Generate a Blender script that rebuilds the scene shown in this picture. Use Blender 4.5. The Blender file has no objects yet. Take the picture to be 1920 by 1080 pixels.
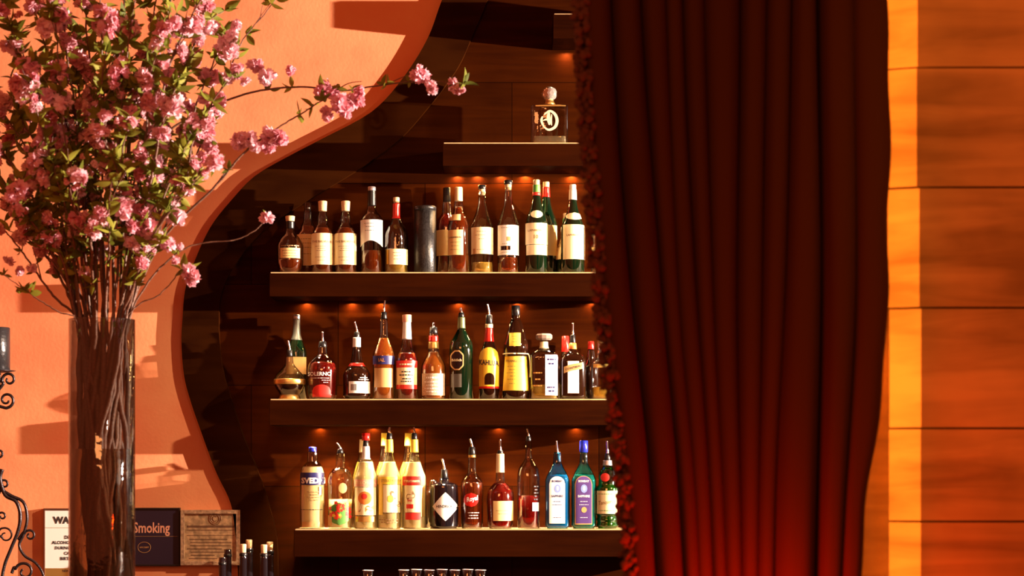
import bpy, bmesh, math, random
from mathutils import Vector, Matrix, noise
PI = math.pi
C = bpy.context.scene.collection
scene = bpy.context.scene

# ------------------------------------------------------------------ frame
S0 = 0.00185                       # metres per photo pixel at 7 m
HX, HY, CZ = 960.0, 880.0, 1.5     # principal point of the view, eye height
def sc(Y): return S0 * Y / 7.0
def X(px, Y=7.0): return (px - HX) * sc(Y)
def Z(py, Y=7.0): return CZ - (py - HY) * sc(Y)
def P(px, py, Y): return Vector((X(px, Y), Y, Z(py, Y)))

cam = bpy.data.objects.new('camera', bpy.data.cameras.new('camera'))
C.objects.link(cam); scene.camera = cam
cam.location = (0, 0, CZ); cam.rotation_euler = (PI/2, 0, 0)
cam.data.sensor_width = 36; cam.data.lens = 36 * 7.0 / (1920 * S0)
cam.data.shift_y = (HY - 540) / 1920
cam.data.dof.use_dof = True; cam.data.dof.focus_distance = 7.02; cam.data.dof.aperture_fstop = 3.0
cam.data.clip_start = 0.05

vs = scene.view_settings
vs.view_transform = 'Standard'; vs.look = 'None'; vs.gamma = 1; vs.exposure = 0.0
vs.use_curve_mapping = False

w = bpy.data.worlds.new('world'); scene.world = w; w.use_nodes = True
w.node_tree.nodes['Background'].inputs[0].default_value = (1.0, 0.15, 0.045, 1)
w.node_tree.nodes['Background'].inputs[1].default_value = 0.33

def lamp(name, kind, loc, aim, power, color, **kw):
    d = bpy.data.lights.new(name, kind); o = bpy.data.objects.new(name, d); C.objects.link(o)
    o.location = loc; d.energy = power; d.color = color
    if aim is not None:
        o.rotation_euler = (Vector(aim) - Vector(loc)).to_track_quat('-Z', 'Y').to_euler()
    for k, v in kw.items(): setattr(d, k, v)
    return o
# side spotlight whose rays throw the shelf shadows on the coral wall
lamp('side_spotlight', 'SPOT', (5.97, 5.52, 2.40), (-1.0, 7.1, 2.0), 9600, (1.0, 0.78, 0.62),
     spot_size=math.radians(48), spot_blend=0.3, shadow_soft_size=0.025)
# second track spotlight on the bottles
lamp('track_spotlight', 'SPOT', (2.1, 5.42, 2.9), (-0.12, 7.1, 1.80), 560, (1.0, 0.73, 0.47),
     spot_size=math.radians(42), spot_blend=0.85, shadow_soft_size=0.035)
# added warm fill from the camera side, for the curtain and timber
lamp('front_fill', 'AREA', (-1.2, 0.4, 3.3), (0.6, 6.0, 1.7), 62, (1.0, 0.34, 0.10), shape='RECTANGLE', size=2.2, size_y=1.0)
# added fill spot to brighten the flowers, no fixture there
lamp('flower_fill', 'SPOT', (0.6, 3.0, 3.4), (-1.15, 6.0, 2.3), 22, (1.0, 0.72, 0.60),
     spot_size=math.radians(36), spot_blend=0.8, shadow_soft_size=0.06)
# warm light behind the curtain grazing the timber corner
lamp('corner_light', 'AREA', (0.45, 4.885, 1.95), (1.0, 4.895, 1.95), 11, (1.0, 0.36, 0.045), shape='RECTANGLE', size=0.04, size_y=1.9, spread=math.radians(32))
# warm light on the timber wall
lamp('timber_light', 'SPOT', (1.9, 3.0, 3.3), (1.6, 4.9, 2.25), 120, (1.0, 0.34, 0.08), spot_size=math.radians(60), spot_blend=0.9, shadow_soft_size=0.2)
# red candle-glass glow low in front of the curtain
lamp('red_glow', 'POINT', (0.52, 4.50, 0.97), None, 38, (1.0, 0.02, 0.0), shadow_soft_size=0.08)

# ------------------------------------------------------------------ materials
MATS = {}
def rgb(r, g, b):                    # sRGB 0-255 to linear
    f = lambda c: (c/255/12.92) if c/255 <= 0.04045 else ((c/255+0.055)/1.055)**2.4
    return (f(r), f(g), f(b))
def newmat(name):
    m = bpy.data.materials.new(name); m.use_nodes = True
    nt = m.node_tree; return m, nt, nt.nodes['Principled BSDF']
def plain(name, col, rough=0.5, metal=0.0, spec=0.5, coat=0.0, bump=0.0, bscale=60, var=0.0):
    if name in MATS: return MATS[name]
    m, nt, b = newmat(name)
    b.inputs['Base Color'].default_value = (*col, 1); b.inputs['Roughness'].default_value = rough
    b.inputs['Metallic'].default_value = metal; b.inputs['Specular IOR Level'].default_value = spec
    b.inputs['Coat Weight'].default_value = coat; b.inputs['Coat Roughness'].default_value = 0.05
    tc = nt.nodes.new('ShaderNodeTexCoord')
    n = nt.nodes.new('ShaderNodeTexNoise'); n.inputs['Scale'].default_value = bscale; n.inputs['Detail'].default_value = 5
    nt.links.new(tc.outputs['Object'], n.inputs['Vector'])
    if bump:
        bp = nt.nodes.new('ShaderNodeBump'); bp.inputs['Strength'].default_value = bump; bp.inputs['Distance'].default_value = 0.003
        nt.links.new(n.outputs['Fac'], bp.inputs['Height']); nt.links.new(bp.outputs['Normal'], b.inputs['Normal'])
    if var:
        r = nt.nodes.new('ShaderNodeMapRange'); r.inputs['From Min'].default_value = 0.3; r.inputs['From Max'].default_value = 0.7
        r.inputs['To Min'].default_value = 1-var; r.inputs['To Max'].default_value = 1+var
        nt.links.new(n.outputs['Fac'], r.inputs['Value'])
        x = nt.nodes.new('ShaderNodeVectorMath'); x.operation = 'SCALE'; x.inputs[0].default_value = col
        nt.links.new(r.outputs['Result'], x.inputs['Scale']); nt.links.new(x.outputs[0], b.inputs['Base Color'])
    MATS[name] = m; return m
def glass(name, tint=(0.84, 0.82, 0.78), edge=0.3, rough=0.02, gloss=1.0):
    """thin walled glass: clear where seen straight on, darker and shinier at the rim"""
    if name in MATS: return MATS[name]
    m, nt, b = newmat(name); nt.nodes.remove(b); out = nt.nodes['Material Output']
    lw = nt.nodes.new('ShaderNodeLayerWeight'); lw.inputs['Blend'].default_value = 0.35
    mc = nt.nodes.new('ShaderNodeMix'); mc.data_type = 'RGBA'
    mc.inputs['A'].default_value = (*tint, 1); mc.inputs['B'].default_value = (*[c*edge for c in tint], 1)
    nt.links.new(lw.outputs['Facing'], mc.inputs['Factor'])
    t = nt.nodes.new('ShaderNodeBsdfTransparent'); nt.links.new(mc.outputs['Result'], t.inputs['Color'])
    g = nt.nodes.new('ShaderNodeBsdfGlossy'); g.inputs['Roughness'].default_value = rough
    g.inputs['Color'].default_value = (gloss, gloss, gloss, 1)
    pw = nt.nodes.new('ShaderNodeMath'); pw.operation = 'POWER'; pw.inputs[1].default_value = 2.6
    nt.links.new(lw.outputs['Facing'], pw.inputs[0])
    fr = nt.nodes.new('ShaderNodeMath'); fr.operation = 'MULTIPLY_ADD'; fr.inputs[1].default_value = 0.75; fr.inputs[2].default_value = 0.10
    nt.links.new(pw.outputs[0], fr.inputs[0])
    n = nt.nodes.new('ShaderNodeTexNoise'); n.inputs['Scale'].default_value = 35
    tc = nt.nodes.new('ShaderNodeTexCoord'); nt.links.new(tc.outputs['Object'], n.inputs['Vector'])
    bp = nt.nodes.new('ShaderNodeBump'); bp.inputs['Strength'].default_value = 0.3; bp.inputs['Distance'].default_value = 0.004
    nt.links.new(n.outputs['Fac'], bp.inputs['Height']); nt.links.new(bp.outputs['Normal'], g.inputs['Normal'])
    mx = nt.nodes.new('ShaderNodeMixShader'); nt.links.new(fr.outputs[0], mx.inputs[0])
    nt.links.new(t.outputs[0], mx.inputs[1]); nt.links.new(g.outputs[0], mx.inputs[2])
    nt.links.new(mx.outputs[0], out.inputs['Surface']); MATS[name] = m; return m
def liquid(name, col, trans=0.72):
    if name in MATS: return MATS[name]
    m = plain(name, col, 0.12); b = m.node_tree.nodes['Principled BSDF']
    b.inputs['Transmission Weight'].default_value = trans; b.inputs['IOR'].default_value = 1.33
    return m
def wood(name, c1, c2, scale=(3, 30, 30), rough=0.35, knots=False, coat=0.2, bump=0.15, boards=None):
    m, nt, b = newmat(name); L = nt.links
    tc = nt.nodes.new('ShaderNodeTexCoord'); mp = nt.nodes.new('ShaderNodeMapping')
    L.new(tc.outputs['Object'], mp.inputs['Vector']); mp.inputs['Scale'].default_value = scale
    n = nt.nodes.new('ShaderNodeTexNoise'); n.inputs['Scale'].default_value = 1.0; n.inputs['Detail'].default_value = 8
    n.inputs['Distortion'].default_value = 0.6; L.new(mp.outputs[0], n.inputs['Vector'])
    n2 = nt.nodes.new('ShaderNodeTexNoise'); n2.inputs['Scale'].default_value = 2.6; n2.inputs['Detail'].default_value = 4
    L.new(tc.outputs['Object'], n2.inputs['Vector'])
    ad = nt.nodes.new('ShaderNodeMath'); ad.operation = 'MULTIPLY_ADD'; ad.inputs[1].default_value = 0.5
    L.new(n2.outputs['Fac'], ad.inputs[0]); 
    hf = nt.nodes.new('ShaderNodeMath'); hf.operation = 'MULTIPLY'; hf.inputs[1].default_value = 0.5
    L.new(n.outputs['Fac'], hf.inputs[0]); L.new(hf.outputs[0], ad.inputs[2])
    cr = nt.nodes.new('ShaderNodeValToRGB'); cr.color_ramp.elements[0].position = 0.36; cr.color_ramp.elements[1].position = 0.64
    cr.color_ramp.elements[0].color = (*c1, 1); cr.color_ramp.elements[1].color = (*c2, 1)
    L.new(ad.outputs[0], cr.inputs['Fac']); col = cr.outputs['Color']
    if boards:                                # each board has its own tone
        bw, bh = boards
        br = nt.nodes.new('ShaderNodeTexBrick'); m2 = nt.nodes.new('ShaderNodeMapping')
        m2.inputs['Rotation'].default_value = (-PI/2, 0, 0)
        L.new(tc.outputs['Object'], m2.inputs['Vector']); L.new(m2.outputs[0], br.inputs['Vector'])
        br.inputs['Scale'].default_value = 1; br.inputs['Brick Width'].default_value = bw; br.inputs['Row Height'].default_value = bh
        br.inputs['Mortar Size'].default_value = 0.0015; br.inputs['Mortar'].default_value = (0.25, 0.25, 0.25, 1)
        br.inputs['Color1'].default_value = (0.65, 0.65, 0.65, 1); br.inputs['Color2'].default_value = (1.15, 1.1, 1.0, 1)
        mu = nt.nodes.new('ShaderNodeMix'); mu.data_type = 'RGBA'; mu.blend_type = 'MULTIPLY'; mu.inputs['Factor'].default_value = 1
        L.new(col, mu.inputs['A']); L.new(br.outputs['Color'], mu.inputs['B']); col = mu.outputs['Result']
    if knots:
        vo = nt.nodes.new('ShaderNodeTexVoronoi'); vo.inputs['Scale'].default_value = 1.0
        m3 = nt.nodes.new('ShaderNodeMapping'); m3.inputs['Scale'].default_value = (3.1, 1, 6.2); m3.inputs['Location'].default_value = (0.35, 0, 0.4)
        L.new(tc.outputs['Object'], m3.inputs['Vector']); L.new(m3.outputs[0], vo.inputs['Vector'])
        k = nt.nodes.new('ShaderNodeMapRange'); k.inputs['From Min'].default_value = 0.04; k.inputs['From Max'].default_value = 0.14
        k.inputs['To Min'].default_value = 0.25; k.inputs['To Max'].default_value = 1
        L.new(vo.outputs['Distance'], k.inputs['Value'])
        mu = nt.nodes.new('ShaderNodeMix'); mu.data_type = 'RGBA'; mu.blend_type = 'MULTIPLY'; mu.inputs['Factor'].default_value = 1
        L.new(col, mu.inputs['A']); L.new(k.outputs['Result'], mu.inputs['B']); col = mu.outputs['Result']
    L.new(col, b.inputs['Base Color']); b.inputs['Roughness'].default_value = rough
    b.inputs['Coat Weight'].default_value = coat; b.inputs['Coat Roughness'].default_value = 0.15; b.inputs['Specular IOR Level'].default_value = 0.02
    bp = nt.nodes.new('ShaderNodeBump'); bp.inputs['Strength'].default_value = bump; bp.inputs['Distance'].default_value = 0.004
    L.new(n.outputs['Fac'], bp.inputs['Height']); L.new(bp.outputs['Normal'], b.inputs['Normal'])
    return m
def coral_mat():
    m, nt, b = newmat('coral_plaster'); L = nt.links
    tc = nt.nodes.new('ShaderNodeTexCoord')
    n = nt.nodes.new('ShaderNodeTexNoise'); n.inputs['Scale'].default_value = 2.2; n.inputs['Detail'].default_value = 7
    n.inputs['Roughness'].default_value = 0.6; L.new(tc.outputs['Object'], n.inputs['Vector'])
    cr = nt.nodes.new('ShaderNodeValToRGB'); e = cr.color_ramp.elements
    e[0].position = 0.35; e[0].color = (0.86, 0.255, 0.115, 1); e[1].position = 0.66; e[1].color = (0.90, 0.375, 0.17, 1)
    L.new(n.outputs['Fac'], cr.inputs['Fac']); L.new(cr.outputs['Color'], b.inputs['Base Color'])
    b.inputs['Roughness'].default_value = 0.75; b.inputs['Specular IOR Level'].default_value = 0.2
    n2 = nt.nodes.new('ShaderNodeTexNoise'); n2.inputs['Scale'].default_value = 85; n2.inputs['Detail'].default_value = 4
    L.new(tc.outputs['Object'], n2.inputs['Vector'])
    n3 = nt.nodes.new('ShaderNodeTexNoise'); n3.inputs['Scale'].default_value = 9; n3.inputs['Detail'].default_value = 3
    L.new(tc.outputs['Object'], n3.inputs['Vector'])
    ad = nt.nodes.new('ShaderNodeMath'); ad.operation = 'MULTIPLY_ADD'; ad.inputs[1].default_value = 2.0
    L.new(n3.outputs['Fac'], ad.inputs[0]); L.new(n2.outputs['Fac'], ad.inputs[2])
    bp = nt.nodes.new('ShaderNodeBump'); bp.inputs['Strength'].default_value = 0.35; bp.inputs['Distance'].default_value = 0.0015
    L.new(ad.outputs[0], bp.inputs['Height']); L.new(bp.outputs['Normal'], b.inputs['Normal'])
    return m
def petal_mat(name, c1, c2):
    m, nt, b = newmat(name); L = nt.links
    oi = nt.nodes.new('ShaderNodeObjectInfo'); mx = nt.nodes.new('ShaderNodeMix'); mx.data_type = 'RGBA'
    mx.inputs['A'].default_value = (*c1, 1); mx.inputs['B'].default_value = (*c2, 1)
    L.new(oi.outputs['Random'], mx.inputs['Factor']); L.new(mx.outputs['Result'], b.inputs['Base Color'])
    b.inputs['Roughness'].default_value = 0.6; b.inputs['Specular IOR Level'].default_value = 0.25
    tr = nt.nodes.new('ShaderNodeBsdfTranslucent'); L.new(mx.outputs['Result'], tr.inputs['Color'])
    ms = nt.nodes.new('ShaderNodeMixShader'); ms.inputs[0].default_value = 0.35
    L.new(b.outputs[0], ms.inputs[1]); L.new(tr.outputs[0], ms.inputs[2]); L.new(ms.outputs[0], nt.nodes['Material Output'].inputs['Surface'])
    return m

M_CORAL = coral_mat()
M_SHELF = wood('shelf_walnut', (0.012, 0.0018, 0.0001), (0.025, 0.0042, 0.0002), (3, 40, 40), 0.55, coat=0.0)
M_PANEL = wood('panel_wood', (0.020, 0.0030, 0.0001), (0.052, 0.0098, 0.0004), (2, 30, 30), 0.55, coat=0.0, boards=(0.62, 0.36))
M_RING = wood('dark_board', (0.016, 0.0032, 0.0004), (0.034, 0.0085, 0.0010), (4, 20, 20), 0.55, coat=0.0)
M_TIMBER = wood('weathered_timber', (0.17, 0.075, 0.025), (0.42, 0.20, 0.075), (2, 6, 16), 0.7, knots=True, coat=0.0, bump=0.5)
M_FLOOR = wood('floor_boards', (0.05, 0.02, 0.01), (0.1, 0.04, 0.02), (20, 2, 2), 0.4)
M_BAR = wood('bar_top', (0.06, 0.02, 0.01), (0.12, 0.05, 0.02), (3, 20, 20), 0.25)
M_BLACK = plain('black_plastic', (0.012, 0.011, 0.012), 0.3)
M_CHROME = plain('chrome', (0.85, 0.85, 0.88), 0.12, 1.0)
M_IRON = plain('wrought_iron', (0.05, 0.04, 0.045), 0.38, 0.85, bump=0.5, bscale=120)
M_CORK = plain('cork', (0.75, 0.52, 0.28), 0.8, bump=0.4, bscale=300, var=0.15)
M_CREAM = plain('cream_paper', (0.94, 0.70, 0.30), 0.65)
M_IVORY = plain('ivory_paper', (0.96, 0.84, 0.50), 0.6)
M_WHITE = plain('white_paper', (0.92, 0.90, 0.84), 0.55)
M_INK = plain('black_ink', (0.03, 0.02, 0.02), 0.6)
M_BROWNINK = plain('brown_ink', (0.35, 0.2, 0.08), 0.6)
M_WHITEINK = plain('white_ink', (0.92, 0.9, 0.88), 0.5)
M_RED = plain('red_print', (0.75, 0.03, 0.02), 0.45)
M_REDCAP = plain('red_wax', (0.6, 0.015, 0.01), 0.25, coat=0.5)
M_YELLOW = plain('yellow_paper', (0.95, 0.72, 0.08), 0.5)
M_GOLD = plain('gold_foil', (0.85, 0.55, 0.16), 0.3, 0.8)
M_SILVER = plain('silver_foil', (0.6, 0.6, 0.62), 0.3, 0.8)
M_NAVY = plain('navy_print', (0.02, 0.02, 0.12), 0.4)
M_BLUECAP = plain('blue_cap', (0.02, 0.03, 0.45), 0.25, coat=0.4)
M_PURPLE = plain('purple_label', (0.10, 0.05, 0.22), 0.4)
M_ORANGE = plain('orange_print', (0.85, 0.22, 0.04), 0.5)
M_PINK = plain('pink_print', (0.9, 0.45, 0.3), 0.5)
M_GREENP = plain('green_print', (0.1, 0.3, 0.05), 0.5)
M_TAN = plain('tan_paper', (0.62, 0.36, 0.13), 0.55)
M_GREY = plain('grey_foil', (0.16, 0.17, 0.15), 0.35, 0.5)
M_CLEAR = glass('clear_glass')
M_VODKA = glass('lit_clear_glass', (0.97, 0.96, 0.93), 0.45)  # lighter copy of the clear glass so the vodkas look lit
M_AMBERG = glass('amber_glass', (0.85, 0.5, 0.2))
M_DGREEN = plain('dark_green_glass', (0.002, 0.009, 0.003), 0.06, coat=1.0)
M_DBROWN = plain('dark_brown_glass', (0.012, 0.003, 0.001), 0.06, coat=1.0)
M_BLACKG = plain('black_glass', (0.008, 0.006, 0.008), 0.06, coat=1.0)
M_BLUEG = glass('blue_glass', (0.12, 0.62, 0.85), 0.35)
M_TEALG = glass('teal_glass', (0.08, 0.65, 0.62), 0.35)
M_GREENG = glass('green_glass', (0.18, 0.55, 0.18), 0.3)
L_AMBER = liquid('amber_spirit', (0.85, 0.24, 0.02))
L_DAMBER = liquid('dark_amber_spirit', (0.36, 0.05, 0.004))
L_GOLD = liquid('golden_spirit', (0.95, 0.62, 0.10))
L_RED = liquid('red_spirit', (0.42, 0.010, 0.006))
L_ORANGE = liquid('orange_spirit', (0.90, 0.26, 0.03))
L_GLOW = liquid('warm_glow_spirit', (1.0, 0.86, 0.42), 0.25)  # clear vodka; warm glow of the shelf lights put into its colour
L_BLUE = liquid('blue_spirit', (0.08, 0.38, 0.55), 0.5)
L_TEAL = liquid('teal_spirit', (0.03, 0.42, 0.38), 0.5)
L_GREEN = liquid('green_spirit', (0.05, 0.20, 0.03), 0.5)
L_DARK = liquid('dark_liqueur', (0.03, 0.008, 0.004), 0.2)

# ------------------------------------------------------------------ helpers
def mobj(name, bm, mat, parent=None, smooth=True, recalc=False):
    me = bpy.data.meshes.new(name)
    if recalc: bmesh.ops.recalc_face_normals(bm, faces=bm.faces)
    bm.to_mesh(me); bm.free()
    if smooth: me.polygons.foreach_set('use_smooth', [True]*len(me.polygons))
    me.materials.append(mat); o = bpy.data.objects.new(name, me); C.objects.link(o)
    if parent is not None: o.parent = parent
    return o
def tag(o, label=None, cat=None, group=None, kind=None):
    if label: o['label'] = label
    if cat: o['category'] = cat
    if group: o['group'] = group
    if kind: o['kind'] = kind
    return o
def empty(name, loc, label, cat, group=None):
    o = bpy.data.objects.new(name, None); C.objects.link(o); o.location = loc; o.empty_display_size = 0.02
    return tag(o, label, cat, group)
def box(bm, x0, x1, y0, y1, z0, z1, bev=0.0):
    r = bmesh.ops.create_cube(bm, size=1); vsx = r['verts']
    for v in vsx: v.co = Vector(((x0+x1)/2+v.co.x*(x1-x0), (y0+y1)/2+v.co.y*(y1-y0), (z0+z1)/2+v.co.z*(z1-z0)))
    if bev:
        ed = list({e for v in vsx for e in v.link_edges})
        bmesh.ops.bevel(bm, geom=ed, offset=bev, segments=2, affect='EDGES', profile=0.6)
def tube(bm, pts, rad, n=8, cap=True, flat=1.0):
    pts = [Vector(p) for p in pts]; rings = []
    up = Vector((0, 1, 0))
    for i, p in enumerate(pts):
        t = (pts[min(i+1, len(pts)-1)] - pts[max(i-1, 0)])
        if t.length < 1e-9: t = Vector((0, 0, 1))
        t.normalize(); a = up.cross(t)
        if a.length < 1e-3: a = Vector((1, 0, 0)).cross(t)
        a.normalize(); b = t.cross(a)
        r = rad[i] if hasattr(rad, '__len__') else rad
        rings.append([bm.verts.new(p + a*(r*math.cos(2*PI*k/n)*flat) + b*(r*math.sin(2*PI*k/n))) for k in range(n)])
    for i in range(len(rings)-1):
        for k in range(n):
            bm.faces.new((rings[i][k], rings[i][(k+1) % n], rings[i+1][(k+1) % n], rings[i+1][k]))
    if cap:
        bm.faces.new(rings[0][::-1]); bm.faces.new(rings[-1])
def lathe(bm, prof, n=28, nexp=2.0, ay=1.0, nround=None, closed=True):
    """prof: (r, z) list from the bottom up; superellipse section"""
    rings = []
    for r, z in prof:
        e = nexp if nround is None else 2.0 + (nexp-2.0)*max(0, min(1, (r-nround[0])/max(1e-6, nround[1]-nround[0])))
        f = 1.0 if nround is None else max(0, min(1, (r-nround[0])/max(1e-6, nround[1]-nround[0])))
        a_ = ay*f + 1.0*(1-f)
        ring = []
        for k in range(n):
            th = 2*PI*(k+0.5)/n; s, c = math.sin(th), math.cos(th)
            ring.append(bm.verts.new((r*math.copysign(abs(s)**(2/e), s), -r*a_*math.copysign(abs(c)**(2/e), c), z)))
        rings.append(ring)
    for i in range(len(rings)-1):
        for k in range(n):
            bm.faces.new((rings[i][k], rings[i+1][k], rings[i+1][(k+1) % n], rings[i][(k+1) % n]))
    if closed:
        bm.faces.new(rings[0]); bm.faces.new(rings[-1][::-1])
    return rings
def crom(pts, n=6):
    out = []; pts = [Vector(p) for p in pts]
    for i in range(len(pts)-1):
        p0, p1, p2, p3 = pts[max(i-1, 0)], pts[i], pts[i+1], pts[min(i+2, len(pts)-1)]
        for k in range(n):
            t = k/n
            out.append(0.5*((2*p1)+(p2-p0)*t+(2*p0-5*p1+4*p2-p3)*t*t+(3*p1-p0-3*p2+p3)*t**3))
    out.append(pts[-1]); return out
def interp(tab, y):
    if y <= tab[0][0]: return tab[0][1]
    for (a, b), (c, d) in zip(tab, tab[1:]):
        if y <= c: return b + (d-b)*(y-a)/(c-a)
    return tab[-1][1]
def smooth_tab(tab, n=6):
    return [(p.x, p.y) for p in crom([(a, b, 0) for a, b in tab], n)]
TXT = {}
def text_mesh(s, bold=0.0):
    """flat glyph outlines: returns verts (x, y) and faces, width normalised to 1, height kept in proportion"""
    if (s, bold) in TXT: return TXT[(s, bold)]
    cu = bpy.data.curves.new('t', 'FONT'); cu.body = s; cu.align_x = 'CENTER'; cu.resolution_u = 2; cu.offset = bold
    o = bpy.data.objects.new('t', cu); C.objects.link(o)
    dg = bpy.context.evaluated_depsgraph_get(); me = bpy.data.meshes.new_from_object(o.evaluated_get(dg))
    vsx = [tuple(v.co[:2]) for v in me.vertices]; fs = [tuple(p.vertices) for p in me.polygons]
    bpy.data.objects.remove(o); bpy.data.curves.remove(cu); bpy.data.meshes.remove(me)
    x0 = min(v[0] for v in vsx); x1 = max(v[0] for v in vsx); y0 = min(v[1] for v in vsx); y1 = max(v[1] for v in vsx)
    k = 1/(x1-x0); vsx = [((v[0]-(x0+x1)/2)*k, (v[1]-(y0+y1)/2)*k) for v in vsx]
    TXT[(s, bold)] = (vsx, fs); return TXT[(s, bold)]

# ------------------------------------------------------------------ setting
A_T = smooth_tab([(-700, 1010), (-300, 940), (-120, 880), (0, 830), (75, 802), (150, 755), (212, 697), (262, 605), (296, 540), (331, 480), (375, 437), (426, 397),
       (490, 367), (545, 349), (600, 344), (642, 342), (705, 347), (755, 360), (810, 379), (883, 406), (940, 433), (986, 441), (1040, 446), (1200, 452)])
B_T = smooth_tab([(-700, 1080), (-300, 1010), (-120, 955), (0, 915), (72, 885), (135, 855), (217, 792), (267, 745), (315, 680), (370, 590), (430, 500), (490, 447),
       (548, 418), (602, 412), (680, 417), (750, 435), (822, 459), (886, 486), (940, 504), (996, 518), (1040, 522), (1200, 524)])
YW = 7.20
def rows(y0, y1, st): 
    out = []; y = y0
    while y < y1: out.append(y); y += st
    out.append(y1); return out
def strip_wall(name, fx0, fx1, Y0, Y1, mat, y0=-520, y1=1690, st=12):
    """vertical slab between two outlines given per photo row, from depth Y0 (front) to Y1"""
    bm = bmesh.new(); R = []
    for y in rows(y0, y1, st):
        a, b = fx0(y), fx1(y); z = Z(y, YW)
        R.append([bm.verts.new((X(a, YW), Y0, z)), bm.verts.new((X(b, YW), Y0, z)), bm.verts.new((X(b, YW), Y1, z)), bm.verts.new((X(a, YW), Y1, z))])
    for r0, r1 in zip(R, R[1:]):
        for k in range(4): bm.faces.new((r0[k], r0[(k+1) % 4], r1[(k+1) % 4], r1[k]))
    bm.faces.new(R[0]); bm.faces.new(R[-1][::-1])
    o = mobj(name, bm, mat, smooth=False, recalc=True); return tag(o, kind='structure')
strip_wall('wall_back', lambda y: -500, lambda y: (interp(A_T, y)+interp(B_T, y))/2, YW, YW+0.12, M_CORAL)
strip_wall('wall_center', lambda y: (interp(A_T, y)+interp(B_T, y))/2, lambda y: 2450, YW, YW+0.12, M_PANEL)
strip_wall('trim_1', lambda y: interp(A_T, y), lambda y: interp(B_T, y), YW-0.022, YW, M_RING)
bm = bmesh.new(); box(bm, -3.2, 4.2, 3.6, 7.5, -0.1, 0.0); tag(mobj('floor', bm, M_FLOOR, smooth=False), kind='structure')

# timber wall to the right: boards with a canted lit corner
bm = bmesh.new(); random.seed(4)
YT = 4.90
seams = [-520, -330, -100, 126, 351, 577, 802, 978, 1200, 1420, 1640, 1860, 2100, 2000+74]
seams = [-700, -540, -330, -100, 126, 351, 577, 803, 978, 1190, 1420, 1640, 1860, 2070]
for i in range(len(seams)-1):
    z1, z0 = Z(seams[i]+2.0, YT), Z(seams[i+1]-2.0, YT)
    jo = random.uniform(-4, 4); dy = random.uniform(0, 0.006)
    xe = {2: 1721, 3: 1721, 4: 1719, 5: 1724}.get(i, 1727); xl = xe - 55
    sec = [(X(xe, YT), YT+dy), (X(3400, YT), YT+dy), (X(3400, YT), YT+0.085), (X(xl, YT)+0.012, YT+0.085), (X(xl, YT), YT+0.03+dy)]
    nseg = 1; vb = [bm.verts.new((x, y, z0)) for x, y in sec]; vt = [bm.verts.new((x, y, z1)) for x, y in sec]
    bm.faces.new(vb[::-1]); bm.faces.new(vt)
    for k in range(5): bm.faces.new((vb[k], vb[(k+1) % 5], vt[(k+1) % 5], vt[k]))
box(bm, X(1600, YT), X(3400, YT), YT+0.09, YT+0.13, 0, Z(-700, YT))
ed = [e for e in bm.edges]
o = mobj('wall_right', bm, M_TIMBER, smooth=False, recalc=True); tag(o, kind='structure')

# shelves
M_LITTOP = plain('lit_top_tan', (0.62, 0.42, 0.20), 0.45, var=0.15, bscale=30)  # pale strip added to draw the brightly lit shelf tops and bounce light
SHZ = [Z(267), Z(510), Z(748), Z(992)]
def shelf(x0, x1, y0, y1, label):
    bm = bmesh.new(); box(bm, X(x0), X(x1), 7.0, YW-0.001, Z(y1), Z(y0)-0.004, 0.0015)
    o = tag(mobj('wall_shelf', bm, M_SHELF, smooth=False), label, 'shelf')
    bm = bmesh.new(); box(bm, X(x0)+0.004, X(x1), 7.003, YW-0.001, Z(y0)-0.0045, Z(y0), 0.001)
    l = mobj('lit_top_strip', bm, M_LITTOP, o, smooth=False); l['label'] = 'pale strip standing in for the lit shelf top'; return o
shelf(1037, 1300, 25, 72, 'small dark wood shelf at the very top, mostly hidden by the curtain')
shelf(830, 1300, 267, 311, 'upper dark wood shelf carrying only the square glass decanter')
shelf(505, 1300, 510, 556, 'thick dark wood shelf holding the whisky bottles and black tube')
shelf(505, 1300, 748, 797, 'thick dark wood shelf holding the liqueur bottles, middle row')
shelf(551, 1300, 992, 1044, 'lowest thick dark wood shelf holding the vodka and gin bottles')
def puck(px, y, Yp, power, col=(1.0, 0.50, 0.16)):
    z = Z(y) - 0.008
    lamp('shelf_light', 'AREA', (X(px, Yp), Yp, z), (X(px, Yp), Yp+0.002, z-1), power, col, shape='DISK', size=0.03, spread=math.radians(180 if Yp > 7.15 else 82))
for px in (858, 895, 940, 985, 1072): puck(px, 311, 7.185, 0.5)
for px in (575, 660, 715, 860, 970, 1110): puck(px, 556, 7.185, 0.25)
for px in (600, 700, 780, 935, 1080): puck(px, 797, 7.185, 0.14)
puck(1062, 72, 7.175, 0.5)
for px in (560, 680, 800, 920, 1040): 
    puck(px, 556, 7.07, 0.8, (1.0, 0.72, 0.42)); puck(px+30, 797, 7.09, 2.6, (1.0, 0.72, 0.42))
for px in (870, 1000): puck(px, 311, 7.09, 0.5, (1.0, 0.72, 0.42))
for px in (625, 708, 755): puck(px, 797, 7.108, 3.6, (1.0, 0.74, 0.40))
for px in (560, 680): lamp('shelf_light', 'AREA', (X(px), 7.0, Z(330)), (X(px), 7.1, Z(510)), 0.0, (1, .7, .4), size=0.03)

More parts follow.
